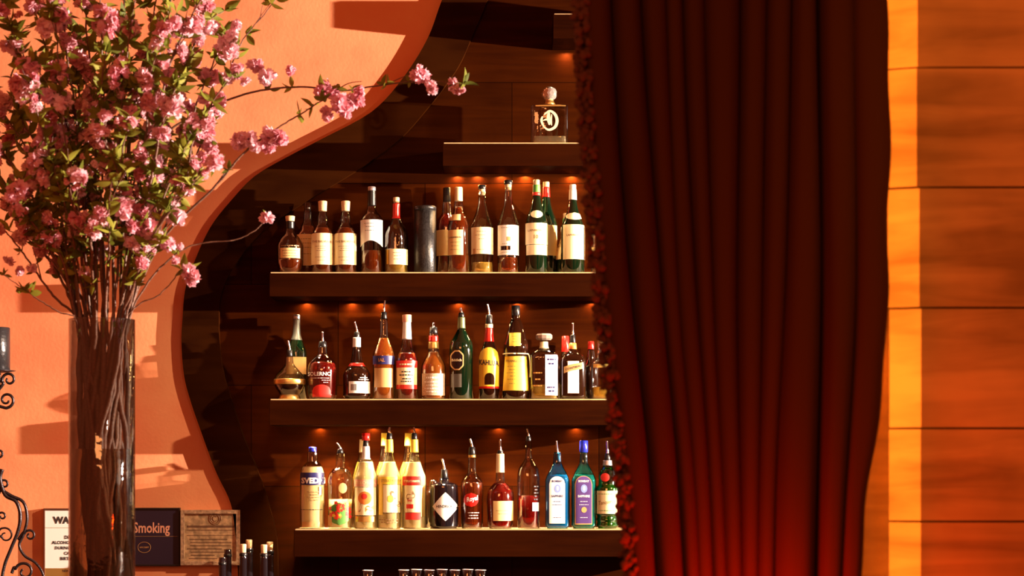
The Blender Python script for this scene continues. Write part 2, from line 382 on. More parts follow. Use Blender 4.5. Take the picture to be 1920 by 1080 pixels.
# counters (below the picture's edge, they carry the vase, wine bottles and glasses)
bm = bmesh.new(); box(bm, -2.6, 1.6, 6.76, YW-0.001, 0.90, 0.94, 0.004); box(bm, -2.55, 1.55, 6.82, YW-0.001, 0.0, 0.90)
tag(mobj('back_counter', bm, M_BAR, smooth=False), 'long dark back-bar counter under the shelves', 'counter')
bm = bmesh.new(); box(bm, -2.4, -0.55, 5.72, 6.28, 1.0, 1.05, 0.006); box(bm, -2.3, -0.65, 5.8, 6.2, 0.0, 1.0)
tag(mobj('bar_counter', bm, M_BAR, smooth=False), 'dark front bar counter carrying the flower vase', 'counter')

# ------------------------------------------------------------------ bottles
class Bottle:
    def __init__(s, name, label, cat, cx, Y, shelf, prof, mat, nexp=2.0, ay=1.0, group=None, base=None, seg=28):
        """prof: [(photo y, radius px), ...] from the lip down to the base"""
        s.cx, s.Y, s.k = cx, Y, sc(Y); s.z0 = SHZ[shelf] if base is None else base
        s.yb = HY - (s.z0 - CZ)/s.k
        s.root = empty(name, (X(cx, Y), Y, s.z0), label, cat, group)
        s.n, s.ay = nexp, ay
        pr = sorted([((s.yb-y)*s.k, r*s.k) for y, r in prof])
        rb = pr[0][1]
        if pr[0][0] > 0.004 or pr[0][0] < 0: pr[0] = (0.004, rb)
        else: pr[0] = (0.004, rb)
        sm = [(0.0005, rb*0.86), (0.0016, rb*0.95)]
        sm += pr; s.pr = sm; s.fine = s._fine(sm)
        s.rmin, s.rmax = min(r for z, r in pr), max(r for z, r in pr)
        bm = bmesh.new(); lathe(bm, [(r, z) for z, r in s.fine], seg, nexp, ay, (s.rmin, s.rmax) if (nexp != 2 or ay != 1) else None)
        s.body = mobj('bottle_body', bm, mat, s.root); s.seg = seg
    def _fine(s, pr):
        """monotone cubic through the profile points"""
        q = []
        for z, r in pr:
            if not q or z-q[-1][0] > 1e-5: q.append((z, r))
        h = [b_[0]-a_[0] for a_, b_ in zip(q, q[1:])]; d = [(b_[1]-a_[1])/hh for a_, b_, hh in zip(q, q[1:], h)]
        m = [d[0]]
        for i in range(1, len(d)):
            m.append(0 if d[i-1]*d[i] <= 0 else (h[i-1]+h[i])*3/((2*h[i]+h[i-1])/d[i-1]+(h[i]+2*h[i-1])/d[i]))
        m.append(d[-1]); out = []
        for i in range(len(d)):
            n = 6 if abs(q[i+1][1]-q[i][1]) > 0.0012 and h[i] > 0.004 else 1
            for k in range(n):
                t = k/n; t2, t3 = t*t, t*t*t
                out.append((q[i][0]+h[i]*t, (2*t3-3*t2+1)*q[i][1]+(t3-2*t2+t)*h[i]*m[i]+(-2*t3+3*t2)*q[i+1][1]+(t3-t2)*h[i]*m[i+1]))
        out.append(q[-1]); return out
    def R(s, z): return interp(s.fine, z)
    def section(s, r):
        f = 1.0 if (s.n == 2 and s.ay == 1) else max(0, min(1, (r-s.rmin)/(s.rmax-s.rmin)))
        return 2+(s.n-2)*f, s.ay*f + (1-f)
    def front(s, x, z, off):
        r = s.R(z); e, a = s.section(r); x = max(-r*0.999, min(r*0.999, x))
        d = (max(0.0, r**e - abs(x)**e))**(1/e)
        nx = x/r if s.n == 2 else (x/r)**3 if abs(x) < r else 1
        return Vector((x + off*nx, -a*d - off*max(0.25, 1-abs(nx)*0.8), z))
    def fill(s, y, mat, y1=None, shrink=0.955):
        zt = (s.yb-y)*s.k; bm = bmesh.new()
        pr = [(z, r) for z, r in s.fine if 0.004 <= z < zt] + [(zt, s.R(zt))]
        pr = [(max(0.0015, r*shrink-0.0008), max(z, 0.004)) for z, r in pr]
        lathe(bm, pr, s.seg, s.n, s.ay, (s.rmin*shrink, s.rmax*shrink) if (s.n != 2 or s.ay != 1) else None)
        mobj('liquid', bm, mat, s.root)
    def wrap(s, y0, y1, mat, name='neck_wrap', off=0.0006, label=None):
        z1, z0 = (s.yb-y0)*s.k, (s.yb-y1)*s.k; n = max(3, int((z1-z0)/0.003)); bm = bmesh.new()
        pr = [(s.R(z0+(z1-z0)*i/n)+off, z0+(z1-z0)*i/n) for i in range(n+1)]
        lathe(bm, pr, 24, s.n, s.ay, (s.rmin, s.rmax) if (s.n != 2 or s.ay != 1) else None)
        o = mobj(name, bm, mat, s.root)
        if label: o['label'] = label
        return o
    def cap(s, y0, y1, r0, r1, mat, name='cap', dx=0, label=None, n=20):
        z1, z0 = (s.yb-y0)*s.k, (s.yb-y1)*s.k; a, b = r0*s.k, r1*s.k; bm = bmesh.new(); h = z1-z0; e = min(0.0016, h*0.25)
        lathe(bm, [(b*0.97, z0), (b, z0+e*0.5), (a+(b-a)*0.1, z1-e), (a*0.82, z1)], n)
        o = mobj(name, bm, mat, s.root); o.location.x = dx*s.k
        if label: o['label'] = label
        return o
    def pour(s, tip, y0, y1, r=6, mat=None):
        """speed pourer: black collar and a bent steel spout"""
        c = s.cap(y0, y1, r*0.8, r, mat or M_BLACK, 'pourer'); zt = (s.yb-tip[1])*s.k; zc = (s.yb-y0)*s.k; dx = (tip[0]-s.cx)*s.k
        bm = bmesh.new(); rr = 1.9*s.k
        tube(bm, crom([(0, 0, zc-0.004), (0, 0, zc+(zt-zc)*0.2), (dx*0.35-0.0005, -0.002, zc+(zt-zc)*0.55), (dx, -0.004, zt)], 4), 
             [rr*1.5]*2+[rr*1.25]*3+[rr]*8, 8)
        o = mobj('spout', bm, M_CHROME, c); o['label'] = 'shiny steel spout'
    def _grid(s, x0, x1, z0, z1, off, shape=None, nx=14, nz=8):
        bm = bmesh.new(); G = []
        for j in range(nz+1):
            v = j/nz; row = []
            for i in range(nx+1):
                u = i/nx; px = x0+(x1-x0)*u; z = z0+(z1-z0)*v
                if shape == 'arch':         # round top
                    hw = (x1-x0)/2; ht = min(hw, (z1-z0)*0.5); q = abs(px-(x0+x1)/2)/hw
                    z = z0 + (z1-ht + ht*math.sqrt(max(0, 1-q*q)) - z0)*v
                elif shape == 'underarch':
                    q = abs(2*u-1); z = z0 + (z1-z0)*v + (1-v)*(z1-z0)*0.22*(1-q*q)
                elif shape in ('ellipse', 'diamond', 'octagon'):
                    a = abs(2*v-1)
                    wv = {'ellipse': math.sqrt(max(0, 1-a*a)), 'diamond': (1-a)**0.85, 'octagon': min(1, 1.6*(1-a)+0.35)}[shape]
                    px = (x0+x1)/2 + (x1-x0)/2*(2*u-1)*max(wv, 0.02)
                elif shape == 'ribbon':
                    z += (x1-x0)*0.28*(u-0.5) + 0.0015*math.sin(u*5)
                elif shape == 'flare':
                    px = (x0+x1)/2 + (px-(x0+x1)/2)*(1-0.17*v)
                row.append(bm.verts.new(s.front(px, z, off)))
            G.append(row)
        for j in range(nz):
            for i in range(nx): bm.faces.new((G[j][i], G[j][i+1], G[j+1][i+1], G[j+1][i]))
        return bm
    def lab(s, x0, y0, x1, y1, mat, name='label', shape=None, off=0.0006, parent=None, label=None):
        nz = 12 if shape in ('ellipse', 'diamond', 'octagon', 'arch') else max(3, int((y1-y0)/4))
        bm = s._grid((x0-s.cx)*s.k, (x1-s.cx)*s.k, (s.yb-y1)*s.k, (s.yb-y0)*s.k, off, shape, 14, nz)
        o = mobj(name, bm, mat, parent or s.root)
        if label: o['label'] = label
        return o
    def txt(s, text, xc, yc, wpx, mat, parent, bold=0.015, hs=1.0, rot=0.0, off=0.0012, slope=0.0):
        vsx, fs = text_mesh(text, bold); bm = bmesh.new(); V = []
        for a, b in vsx:
            a2, b2 = a*math.cos(rot)-b*hs*math.sin(rot), a*math.sin(rot)+b*hs*math.cos(rot)
            b2 += slope*a2
            V.append(bm.verts.new(s.front((xc+a2*wpx-s.cx)*s.k, (s.yb-yc+b2*wpx)*s.k, off)))
        for f in fs:
            try: bm.faces.new([V[i] for i in f])
            except ValueError: pass
        return mobj('lettering', bm, mat, parent, smooth=False)
    def lines(s, x0, x1, ys, mat, parent, frac=(1.0, 0.8, 0.9), h=1.0, off=0.0011):
        """rows of small print as thin broken dashes"""
        rnd = random.Random(int(x0*7+ys[0])); bm = bmesh.new()
        for j, y in enumerate(ys):
            wd = (x1-x0)*frac[j % len(frac)]; a = (x0+x1)/2-wd/2; b = a+wd; x = a
            while x < b-1:
                l = min(rnd.uniform(1.5, 5), b-x)
                q = [bm.verts.new(s.front((px-s.cx)*s.k, (s.yb-yy)*s.k, off)) for px, yy in ((x, y+h/2), (x+l, y+h/2), (x+l, y-h/2), (x, y-h/2))]
                bm.faces.new(q); x += l+rnd.uniform(0.7, 1.4)
        return mobj('small_print', bm, mat, parent, smooth=False)

YF, YB = 7.062, 7.152
def B(label, cx, shelf, prof, mat, Y=YF, cat='bottle', name='liquor_bottle', **k):
    return Bottle(name, label, cat, cx, Y, shelf, prof, mat, **k)

# ---- upper row of whiskies (shelf with base near y 511)
b = B('squat round whisky bottle with narrow cream label, far left on the whisky shelf', 544, 1, [(414, 7.5), (432, 7.5), (448, 19), (462, 25), (490, 25), (504, 22), (512, 17)], M_CLEAR)
b.fill(487, L_DAMBER); l = b.lab(528, 467, 564, 486, M_CREAM); b.lines(532, 561, (472, 477, 482), M_BROWNINK, l)
b.wrap(415, 429, M_BLACK); b.cap(405, 415, 9, 8, M_CORK, 'stopper'); b.lines(530, 562, (463,), M_BROWNINK, b.body, (1,), 2)
b = B('dark-stoppered whisky bottle with yellow label behind the leftmost cork-topped bottle', 577, 1, [(396, 7), (412, 8), (420, 11), (428, 14), (442, 21), (512, 21)], M_CLEAR, YB)
b.fill(424, L_DAMBER); l = b.lab(557, 441, 597, 500, M_CREAM); b.lines(566, 590, (450, 458, 466, 478), M_BROWNINK, l); b.cap(380, 397, 7, 6, M_DBROWN, 'stopper')
for cx, lb in ((605, 'cork-topped whisky bottle with tall cream label next to the squat round bottle'), (648, 'cork-topped whisky bottle with tall cream label beside the silver-labelled tall bottle')):
    b = B(lb, cx, 1, [(394, 6.5), (400, 7), (408, 9.5), (418, 9.5), (424, 13), (438, 20), (446, 21.5), (512, 21.5)], M_CLEAR)
    b.fill(428, L_DAMBER); l = b.lab(cx-20.5, 439, cx+20.5, 498, M_IVORY)
    b.txt('THE BALVENIE', cx, 455, 36, M_BROWNINK, l); b.lines(cx-12, cx+12, (464, 468, 472, 484, 490), M_BROWNINK, l, (1, .6, .8), 0.8)
    b.cap(377, 396, 8.5, 7.5, M_CORK, 'stopper')
b = B('tall whisky bottle with black neck and silvery arched label', 697, 1, [(358, 7), (386, 7.5), (396, 10), (405, 17), (414, 21), (512, 21)], M_CLEAR)
b.fill(471, L_DAMBER); l = b.lab(676.5, 414, 717.5, 464, M_WHITE, shape='underarch'); b.lines(684, 706, (421, 427, 434), M_INK, l, (1, .7, .8), 0.8)
b.wrap(357, 386, M_BLACK); b.cap(350, 358, 7.5, 7.5, M_SILVER, 'stopper')
b = B('round-shouldered bottle of golden spirit with red wax running down its neck', 743, 1, [(378, 6.5), (405, 7), (416, 11), (428, 18), (442, 22), (470, 22.5), (512, 22.5)], M_CLEAR)
b.fill(468, L_GOLD); l = b.lab(731, 469, 764.5, 498, M_IVORY); b.lines(738, 756, (476, 482, 488), M_BROWNINK, l)
b.wrap(382, 410, M_REDCAP, 'wax_seal', 0.0004); b.cap(370, 380, 6, 6, M_CORK, 'stopper')
b.lab(726, 470, 730, 497, M_YELLOW, 'side_label')
# black tube
k = sc(YF); t = empty('gift_tube', (X(797, YF), YF, SHZ[1]), 'plain black speckled cylindrical tube standing among the whisky bottles', 'tube')
M_TUBE = plain('speckled_tube', (0.022, 0.020, 0.020), 0.32, 0.2, bump=0.3, bscale=200, var=0.5)
bm = bmesh.new(); lathe(bm, [(20.3*k, 0), (20.7*k, 0.001), (20.7*k, 118*k)], 32); mobj('tube_body', bm, M_TUBE, t)
bm = bmesh.new(); lathe(bm, [(21*k, 118*k), (21*k, 124.5*k), (20*k, 126*k)], 32); mobj('lid', bm, M_TUBE, t)
b = B('red-amber bottle with black capsule behind the cream-capped one, beside the black tube', 838, 1, [(377, 7), (388, 8.5), (398, 9), (412, 17), (428, 20), (512, 20)], M_CLEAR, YB)
b.fill(402, L_RED); b.lab(819, 433, 857, 481, M_CREAM); b.cap(352, 379, 7, 7.5, M_BLACK, 'capsule')
b = B('red-amber whisky bottle with cream capsule and wide cream label, right of the black tube', 860, 1, [(376, 7), (388, 8.5), (396, 9), (410, 16), (430, 20.5), (512, 20.5)], M_CLEAR)
b.fill(388, L_DAMBER); l = b.lab(840.5, 433, 869, 480, M_CREAM); b.txt('LAGAVULIN', 854, 447, 22, M_INK, l, 0.02); b.lines(845, 864, (456, 463, 470), M_BROWNINK, l, (1, .8), 0.8)
b.lab(845, 403, 864, 415, M_CREAM, 'neck_label'); b.cap(351, 377, 7, 7.5, M_IVORY, 'capsule')
b = B('clear whisky bottle with dark-topped cork and pale label, little liquid left', 904, 1, [(360, 6.5), (378, 7), (392, 10), (410, 16), (426, 21), (512, 20.5)], M_CLEAR)
b.fill(493, L_GOLD); l = b.lab(884, 428, 924.5, 478, M_IVORY); b.lines(892, 916, (436, 443, 450, 470), M_BROWNINK, l, (.8, 1, .5), 0.8)
b.cap(354, 366, 6, 6, M_CORK, 'cork'); b.cap(347, 355, 7.5, 7.5, M_BLACK, 'stopper'); b.lab(887, 468, 892, 478, M_TAN, 'tax_stamp', off=0.001)
b = B('slender-necked whisky bottle with silver-white label and brown square on it', 953, 1, [(350, 6), (378, 7.5), (396, 13), (412, 18), (424, 20.5), (512, 19.5)], M_CLEAR)
b.fill(484, L_DAMBER); l = b.lab(933.5, 424, 972.5, 480, M_WHITE); b.lab(950, 446, 957, 454, M_TAN, 'emblem', parent=l, off=0.001); b.lab(938, 463, 957, 471, M_DBROWN, 'band', parent=l, off=0.001)
b.lines(940, 955, (429, 459, 475), M_BROWNINK, l); b.cap(345, 356, 6.3, 6, M_CORK, 'cork'); b.cap(338, 346, 8, 8, M_BLACK, 'stopper')
def islay(cx, lb, Y, lab, stick, capc, capy, neck, w=21):
    b = B(lb, cx, 1, [(capy+10, 6.5), (capy+32, 7.5), (capy+42, 9), (capy+56, 13), (capy+72, 19), (capy+84, w), (512, w)], M_DGREEN, Y)
    b.cap(capy, capy+11, 6, 6, capc, 'stopper'); b.wrap(capy+10, capy+29, neck[0])
    if neck[1]: b.wrap(capy+24, capy+30, neck[1], 'neck_band', 0.001)
    l = b.lab(*lab, M_IVORY if Y == YF else M_CREAM)
    if stick: b.lab(*stick, M_IVORY, 'neck_sticker', 'ellipse', 0.001)
    return b, l
b, l = islay(1006, 'dark green whisky bottle with two-part cream label and green capsule', YF, (985.5, 420, 1026.5, 460), (995, 396, 1017, 411), M_CORK, 337, (M_GREENP, M_RED))
b.lab(987, 461, 1026, 480, M_IVORY, 'lower_label'); b.txt('LAPHROAIG', 1005, 434, 30, M_BROWNINK, l); b.txt('10', 1005, 446, 8, M_BROWNINK, l)
b, l = islay(1024, 'green whisky bottle with red neck behind the two-part-label green one', YB, (1004, 424, 1044, 481), None, M_CORK, 341, (M_REDCAP, None))
b, l = islay(1074, 'dark green whisky bottle with white capsule and large blank white label', YF, (1055.5, 423, 1096.5, 488), (1061, 400, 1092, 414), M_WHITE, 346, (M_WHITE, None), 22.5)
b.txt('LAPHROAIG', 1076, 443, 28, M_BROWNINK, l)
b, l = islay(1062, 'green bottle half hidden behind the large white label bottle', YB, (1043, 427, 1083, 488), None, M_CORK, 400, (M_GREENP, None), 21)
b = B('amber bottle at the right end of the whisky shelf, almost covered by the curtain fringe', 1126, 1, [(400, 7), (420, 9), (445, 18), (512, 18)], M_CLEAR)
b.fill(430, L_AMBER); b.lab(1109, 465, 1143, 500, M_CREAM); b.cap(380, 402, 7, 7, M_CORK, 'stopper')

# ---- middle row of liqueurs
b = B('globe-shaped liqueur flask with gold band and steel pourer, far left of the middle shelf', 543, 2, [(668, 6.5), (680, 7.5), (692, 16), (706, 27), (716, 29.5), (728, 26), (740, 18), (750, 15)], M_CLEAR)
b.fill(722, L_DARK, shrink=0.9); b.wrap(711, 721, M_GOLD, 'gold_band'); b.pour((540, 638), 656, 668, 6)
b.cap(739, 749, 17, 21, M_GOLD, 'foot', label='gold rimmed foot')
b = B('tall dark bottle with grey foil neck standing behind the globe flask', 556, 2, [(596, 6), (625, 7), (642, 12), (662, 19), (750, 19.5)], M_DGREEN, YB)
b.wrap(597, 638, M_GREY); b.cap(590, 598, 6.5, 6.5, M_SILVER); l = b.lab(538, 670, 574.5, 702, M_TAN)
b = B('wide-shouldered bottle of red liqueur with white lettering and pourer', 605, 2, [(650, 8), (664, 9), (672, 17), (684, 26), (696, 28), (740, 27), (750, 24)], M_CLEAR)
b.fill(680, L_RED); b.txt('SOLERNO', 601, 702, 44, M_WHITEINK, b.body, 0.02); b.lines(585, 620, (710,), M_WHITEINK, b.body, (1,)); b.lines(606, 620, (714, 718), M_WHITEINK, b.body, (1, .6), 1)
b.pour((605, 622), 640, 651, 8); b.lab(588, 722, 622, 745, M_RED, 'emblem', 'arch', label='red domed emblem')
b = B('dark brown bottle with white neck sleeve, red band and white barcode sticker', 669, 2, [(632, 7), (652, 7.5), (666, 9.5), (682, 13), (694, 22), (704, 26), (742, 26), (750, 22)], M_DBROWN)
b.wrap(633, 651, M_WHITE, 'neck_sleeve'); b.wrap(681, 687, M_REDCAP, 'red_band', 0.001); b.pour((665, 604), 622, 633, 6)
l = b.lab(656, 716, 694.5, 738, M_WHITE, 'barcode_sticker'); bm = bmesh.new()
for i in range(7):
    x = 660+i*1.6; q = [bm.verts.new(b.front((p-b.cx)*b.k, (b.yb-y)*b.k, 0.0011)) for p, y in ((x, 733), (x+0.8, 733), (x+0.8, 721), (x, 721))]; bm.faces.new(q)
mobj('barcode', bm, M_INK, l, smooth=False); b.lines(676, 692, (722, 727, 732), M_BROWNINK, l, (1, .7, .9), 0.7); b.lines(674, 692, (709, 712.5), M_WHITEINK, b.body, (.7, 1), 1.2)
b = B('tall clear bottle of orange liqueur with navy label and very tall pourer', 720, 2, [(597, 6.5), (628, 7.5), (642, 12), (656, 18), (670, 21), (750, 21)], M_CLEAR)
b.fill(634, L_ORANGE); l = b.lab(700, 668, 740, 684, M_NAVY); b.txt('IAL', 717, 676, 12, M_GOLD, l); b.lab(703, 691, 737, 727, M_TAN, 'lower_label'); b.pour((722, 562), 585, 598, 6)
b = B('bottle with pink and white capsule and red and white picture label', 763, 2, [(601, 7), (634, 8.5), (650, 11), (664, 17), (676, 20.5), (750, 20.5)], M_CLEAR)
b.fill(662, L_RED); b.wrap(603, 636, M_WHITE, 'neck_sleeve'); b.cap(590, 604, 8.5, 8.5, M_PINK)
b.lab(743.5, 677, 782.5, 690, M_RED, 'top_label'); l = b.lab(744, 690, 782, 722, M_IVORY); b.lab(744, 722, 782, 730, M_RED, 'bottom_label')
b.lines(750, 776, (698, 704, 711, 716), M_INK, l, (.7, 1, .6, .8), 2.2); b.lines(750, 777, (684,), M_IVORY, b.root, (1,), 2.5)
b = B('amber liqueur bottle with gold and maroon neck bands and speckled label', 813, 2, [(624, 8), (642, 9), (660, 10), (672, 16), (688, 23), (700, 23.5), (744, 22.5), (750, 21)], M_CLEAR)
b.fill(660, L_ORANGE); b.wrap(630, 641, M_REDCAP, 'maroon_band'); b.wrap(641, 654, M_GOLD, 'gold_band'); b.pour((813, 605), 613, 626, 8)
l = b.lab(792, 701, 834, 742, plain('speckled_label', (0.55, 0.38, 0.25), 0.5, var=0.6, bscale=420)); b.lines(800, 830, (709,), M_WHITEINK, l, (1,), 3); b.lines(797, 831, (717, 723, 729, 735), M_WHITEINK, l, (1, .8), 2)
b = B('black-green bottle with eight-sided outlined label and foil neck', 865, 2, [(594, 6.5), (616, 7.5), (630, 14), (644, 21), (656, 22.5), (750, 22)], M_DGREEN)
b.wrap(595, 616, plain('green_foil', (0.18, 0.22, 0.1), 0.35, 0.5)); b.pour((864, 577), 586, 595, 6)
l = b.lab(845, 658, 870, 695, M_TAN, shape='octagon'); b.lab(847, 660.5, 868, 692.5, M_BLACKG, 'label_field', 'octagon', 0.0011, parent=l); b.txt('fiddich', 857, 676, 18, M_IVORY, l, off=0.0018)
b.lab(846, 702, 866, 727, M_GREY, 'lower_label')
b = B('coffee liqueur bottle with arched yellow label and red neck', 917, 2, [(604, 6.5), (616, 7), (640, 9.5), (660, 16), (680, 19.5), (750, 19)], M_DBROWN)
b.wrap(608, 615, M_IVORY, 'neck_ring', 0.001); b.wrap(615, 641, M_REDCAP); b.pour((914, 571), 590, 607, 7)
l = b.lab(898.5, 652, 935.5, 727, plain('amber_label', (0.95, 0.62, 0.05), 0.35), shape='arch'); b.txt('KAHLUA', 917, 681, 36, M_INK, l, 0.03, 1.4, slope=-0.08)
b.lab(909, 700, 927, 722, M_DBROWN, 'picture', 'arch', 0.0011, parent=l); b.lab(899, 725, 935.5, 729, M_REDCAP, 'label_border', off=0.001)
b = B('monk-shaped dark bottle with yellow label, yellow badge and white cord', 967, 2, [(590, 7.5), (598, 8.5), (604, 11), (630, 19), (652, 24), (662, 23), (668, 22.5), (735, 25.5), (750, 25.5)], M_DBROWN)
b.cap(573, 592, 8, 8, M_BLACK); l = b.lab(943, 669, 991.5, 733, M_YELLOW, shape='flare'); b.txt('FRANGELICO', 967, 678, 36, M_BROWNINK, l, 0.02)
b.lines(950, 984, (688, 694, 700, 706, 712, 720), M_BROWNINK, l, (.9, .7, 1, .6), 0.8); e = b.lab(955, 625, 976, 650, M_YELLOW, 'badge'); b.lines(960, 972, (632, 637, 642), M_BROWNINK, e)
bm = bmesh.new(); rr = b.R((b.yb-664)*b.k)+0.0015
tube(bm, [(rr*math.sin(a), -rr*math.cos(a), (b.yb-664)*b.k) for a in [2*PI*i/32 for i in range(33)]], 0.0022, 6)
tube(bm, crom([(rr*0.8, -rr*0.65, (b.yb-664)*b.k), (rr*1.05, -rr*0.6, (b.yb-668)*b.k), (rr*1.15, -rr*0.55, (b.yb-690)*b.k), (rr*1.12, -rr*0.6, (b.yb-708)*b.k)]), 0.002, 6)
o = mobj('cord', bm, M_IVORY, b.root); o['label'] = 'white rope cord'
b = B('square clear decanter bottle with round cut-glass stopper and ornate frosted panel', 1020, 2, [(640, 7), (652, 8), (656, 14), (664, 24), (672, 26.5), (750, 26.5)], M_CLEAR, nexp=4.5, ay=0.8)
b.fill(722, L_GOLD); b.wrap(641, 653, M_IVORY, 'neck_wrap'); b.cap(636, 642, 6, 7, M_CLEAR, 'stopper_stem')
bm = bmesh.new(); 
for i in range(12): pass
lathe(bm, [(13*b.k, (b.yb-638)*b.k), (16*b.k, (b.yb-635)*b.k), (16*b.k, (b.yb-629)*b.k), (13*b.k, (b.yb-626)*b.k)], 12); mobj('stopper', bm, plain('cut_glass', (0.6, 0.5, 0.4), 0.08, 0.6), b.root, smooth=False)
l = b.lab(1022, 666, 1045.5, 742, plain('frosted_print', (0.75, 0.68, 0.85), 0.35, var=0.5, bscale=500)); b.lines(1026, 1042, (675, 683, 727, 734), M_NAVY, l, (1, .7), 3)
b.lines(1000, 1016, (700, 712, 724), M_GOLD, b.body, (1, .6), 2.5)
b = B('squarish dark orange-liqueur bottle with white strip label and tilted ribbon', 1074, 2, [(654, 6.5), (660, 10), (668, 20), (680, 24.5), (742, 24.5), (750, 22)], M_DBROWN, nexp=3.2, ay=0.85)
b.cap(643, 655, 6.5, 7.5, M_ORANGE, 'neck_collar'); b.pour((1074, 606), 628, 644, 5.5); l = b.lab(1064, 678, 1085, 738, M_WHITE)
r_ = b.lab(1057, 684, 1092, 696, M_TAN, 'ribbon', 'ribbon', 0.0014); b.txt('COINTREAU', 1075, 690, 30, M_INK, r_, 0.02, slope=0.25, off=0.002)
b = B('bottle with plain red capsule behind the dark orange-liqueur bottle', 1060, 2, [(654, 6.5), (676, 9), (690, 17), (750, 17)], M_DBROWN, YB); b.cap(630, 660, 7, 7.5, M_REDCAP, 'capsule')
b = B('clear bottle with amber liquid and glass collar, right end of middle shelf', 1128, 2, [(642, 8), (655, 7), (668, 9), (680, 17), (690, 20), (750, 19)], M_CLEAR, nexp=3, ay=0.9)
b.fill(726, L_GOLD); b.cap(628, 643, 7, 8, M_TAN, 'stopper'); b.wrap(656, 664, M_SILVER, 'neck_ring'); b.lab(1112, 683, 1142, 690, M_GOLD, 'label')
b = B('dark red bottle partly hidden between the ribbon bottle and the curtain', 1108, 2, [(655, 6), (675, 9), (690, 15), (750, 15)], M_DBROWN, YB); b.cap(640, 656, 6, 6, M_REDCAP)

# ---- bottom row of vodkas, gins, brandies
b = B('clear vodka bottle with blue cap and bold white lettering on a navy band', 586, 3, [(846, 9), (850, 9.5), (864, 9.5), (870, 15), (880, 21), (892, 23.5), (991, 22.5)], M_VODKA)
b.fill(875, L_GLOW); b.cap(838, 847, 7, 7.5, M_BLUECAP); l = b.lab(564, 886, 608, 909, M_NAVY, 'label_band'); b.txt('SVEDKA', 593, 901, 52, M_WHITEINK, l, 0.05)
b.txt('1', 602, 920, 4, M_WHITEINK, b.body, 0.05); b.lines(578, 602, (922, 927, 932, 937), M_BROWNINK, b.body, (1, .8), 1.5); b.lines(566, 606, (955,), M_INK, b.body, (1,), 1.2)
b.lab(568, 978, 590, 988, M_TAN, 'back_label')
b = B('clear flavoured vodka bottle with red flowers printed low on the glass', 638, 3, [(848, 8.5), (876, 8.5), (880, 14), (890, 21), (902, 23.5), (991, 23)], M_VODKA)
b.fill(936, L_GLOW); b.pour((631, 830), 842, 850, 6); bm = bmesh.new(); rnd = random.Random(2)
lf = b.lab(618, 942, 659, 984, M_GREENP, 'leaf_print', 'ellipse')
for mt, num in ((M_RED, 22), (M_ORANGE, 6), (M_YELLOW, 5)):
    bm = bmesh.new()
    for i in range(num):
        x, y, r = rnd.uniform(620, 657), rnd.uniform(938, 970), rnd.uniform(2, 4.5); c = bm.verts.new(b.front((x-b.cx)*b.k, (b.yb-y)*b.k, 0.0016)); 
        ring = [bm.verts.new(b.front((x+r*(1+.3*math.cos(5*a))*math.cos(a)-b.cx)*b.k, (b.yb-y+r*(1+.3*math.cos(5*a))*math.sin(a))*b.k, 0.0012+0.0002*(num % 3))) for a in [2*PI*j/15 for j in range(15)]]
        for j in range(15): bm.faces.new((c, ring[j], ring[(j+1) % 15]))
    mobj('flower_print', bm, mt, b.root, smooth=False)
b.lab(637, 905, 652, 925, M_TAN, 'upper_print', 'ellipse'); b.lab(616, 966, 624, 985, M_TAN, 'side_label')
def stoli(cx, lb, Y=YF, neck=M_YELLOW, tip=None, front=True, r=22.5, dy=0):
    b = B(lb, cx, 3, [(824+dy, 6.5), (847+dy, 7.3), (862, 11), (880, 17), (896, r), (991, r)], M_VODKA, Y)
    b.fill(866, L_GLOW if front else L_GOLD); b.wrap(824+dy, 848+dy, neck)
    if tip: b.pour(tip, 812, 825, 6)
    return b
b = stoli(686, 'clear vodka bottle with white neck and orange fruit on its label', neck=M_WHITE, dy=13)
b.pour((686, 814), 826, 838, 6); b.cap(812, 826, 8, 7.5, M_REDCAP, 'pourer_cover', label='translucent red cover')
h = b.lab(665, 899, 707, 912, M_PINK, 'header'); b.txt('STOLICHNAYA', 686, 905, 37, M_IVORY, h, 0.03, 1.3)
l = b.lab(667, 912, 705.5, 966, M_IVORY); b.lab(673, 921, 698, 946, M_ORANGE, 'orange_picture', 'ellipse', 0.0011, parent=l); b.lab(679, 925, 690, 936, M_RED, 'picture_shade', 'ellipse', 0.0016, parent=l)
b.txt('/', 678, 950, 9, M_BROWNINK, l, 0.04); b.txt('~', 694, 953, 14, M_ORANGE, l, 0.04, 2); b.lines(667, 706, (913, 966), M_INK, l, (1,), 0.9); b.lab(668, 968, 704, 978, M_GOLD, 'footer')
b = stoli(730, 'clear vodka bottle with yellow neck and yellow header label', tip=(731, 800))
h = b.lab(709, 894, 751, 908, M_YELLOW, 'header'); b.txt('STOLICHNAYA', 734, 901, 36, M_BROWNINK, h, 0.01, 1.3); l = b.lab(720, 908, 751.5, 961, M_IVORY); b.lines(719, 751, (908.5, 961), M_INK, l, (1,), 0.9)
b.lab(711, 908, 719, 965, M_YELLOW, 'side_label'); b.lab(728, 928, 739, 942, M_YELLOW, 'lemon_picture', 'ellipse', 0.0011, parent=l); b.txt('S', 742, 935, 9, M_BROWNINK, l, 0.0, 2, 0.5); b.lines(712, 750, (974, 979), M_BROWNINK, b.body, (1, .8), 2)
b = stoli(777, 'clear vodka bottle with yellow neck and bright red header label', tip=(776, 800))
h = b.lab(755.5, 893, 790, 910, M_RED, 'header'); b.txt('STOLICHNAYA', 773, 902, 30, M_IVORY, h, 0.03, 1.3); l = b.lab(761, 910, 789, 960, M_IVORY); b.lab(763, 945, 776, 953, M_RED, 'print', parent=l, off=0.0011)
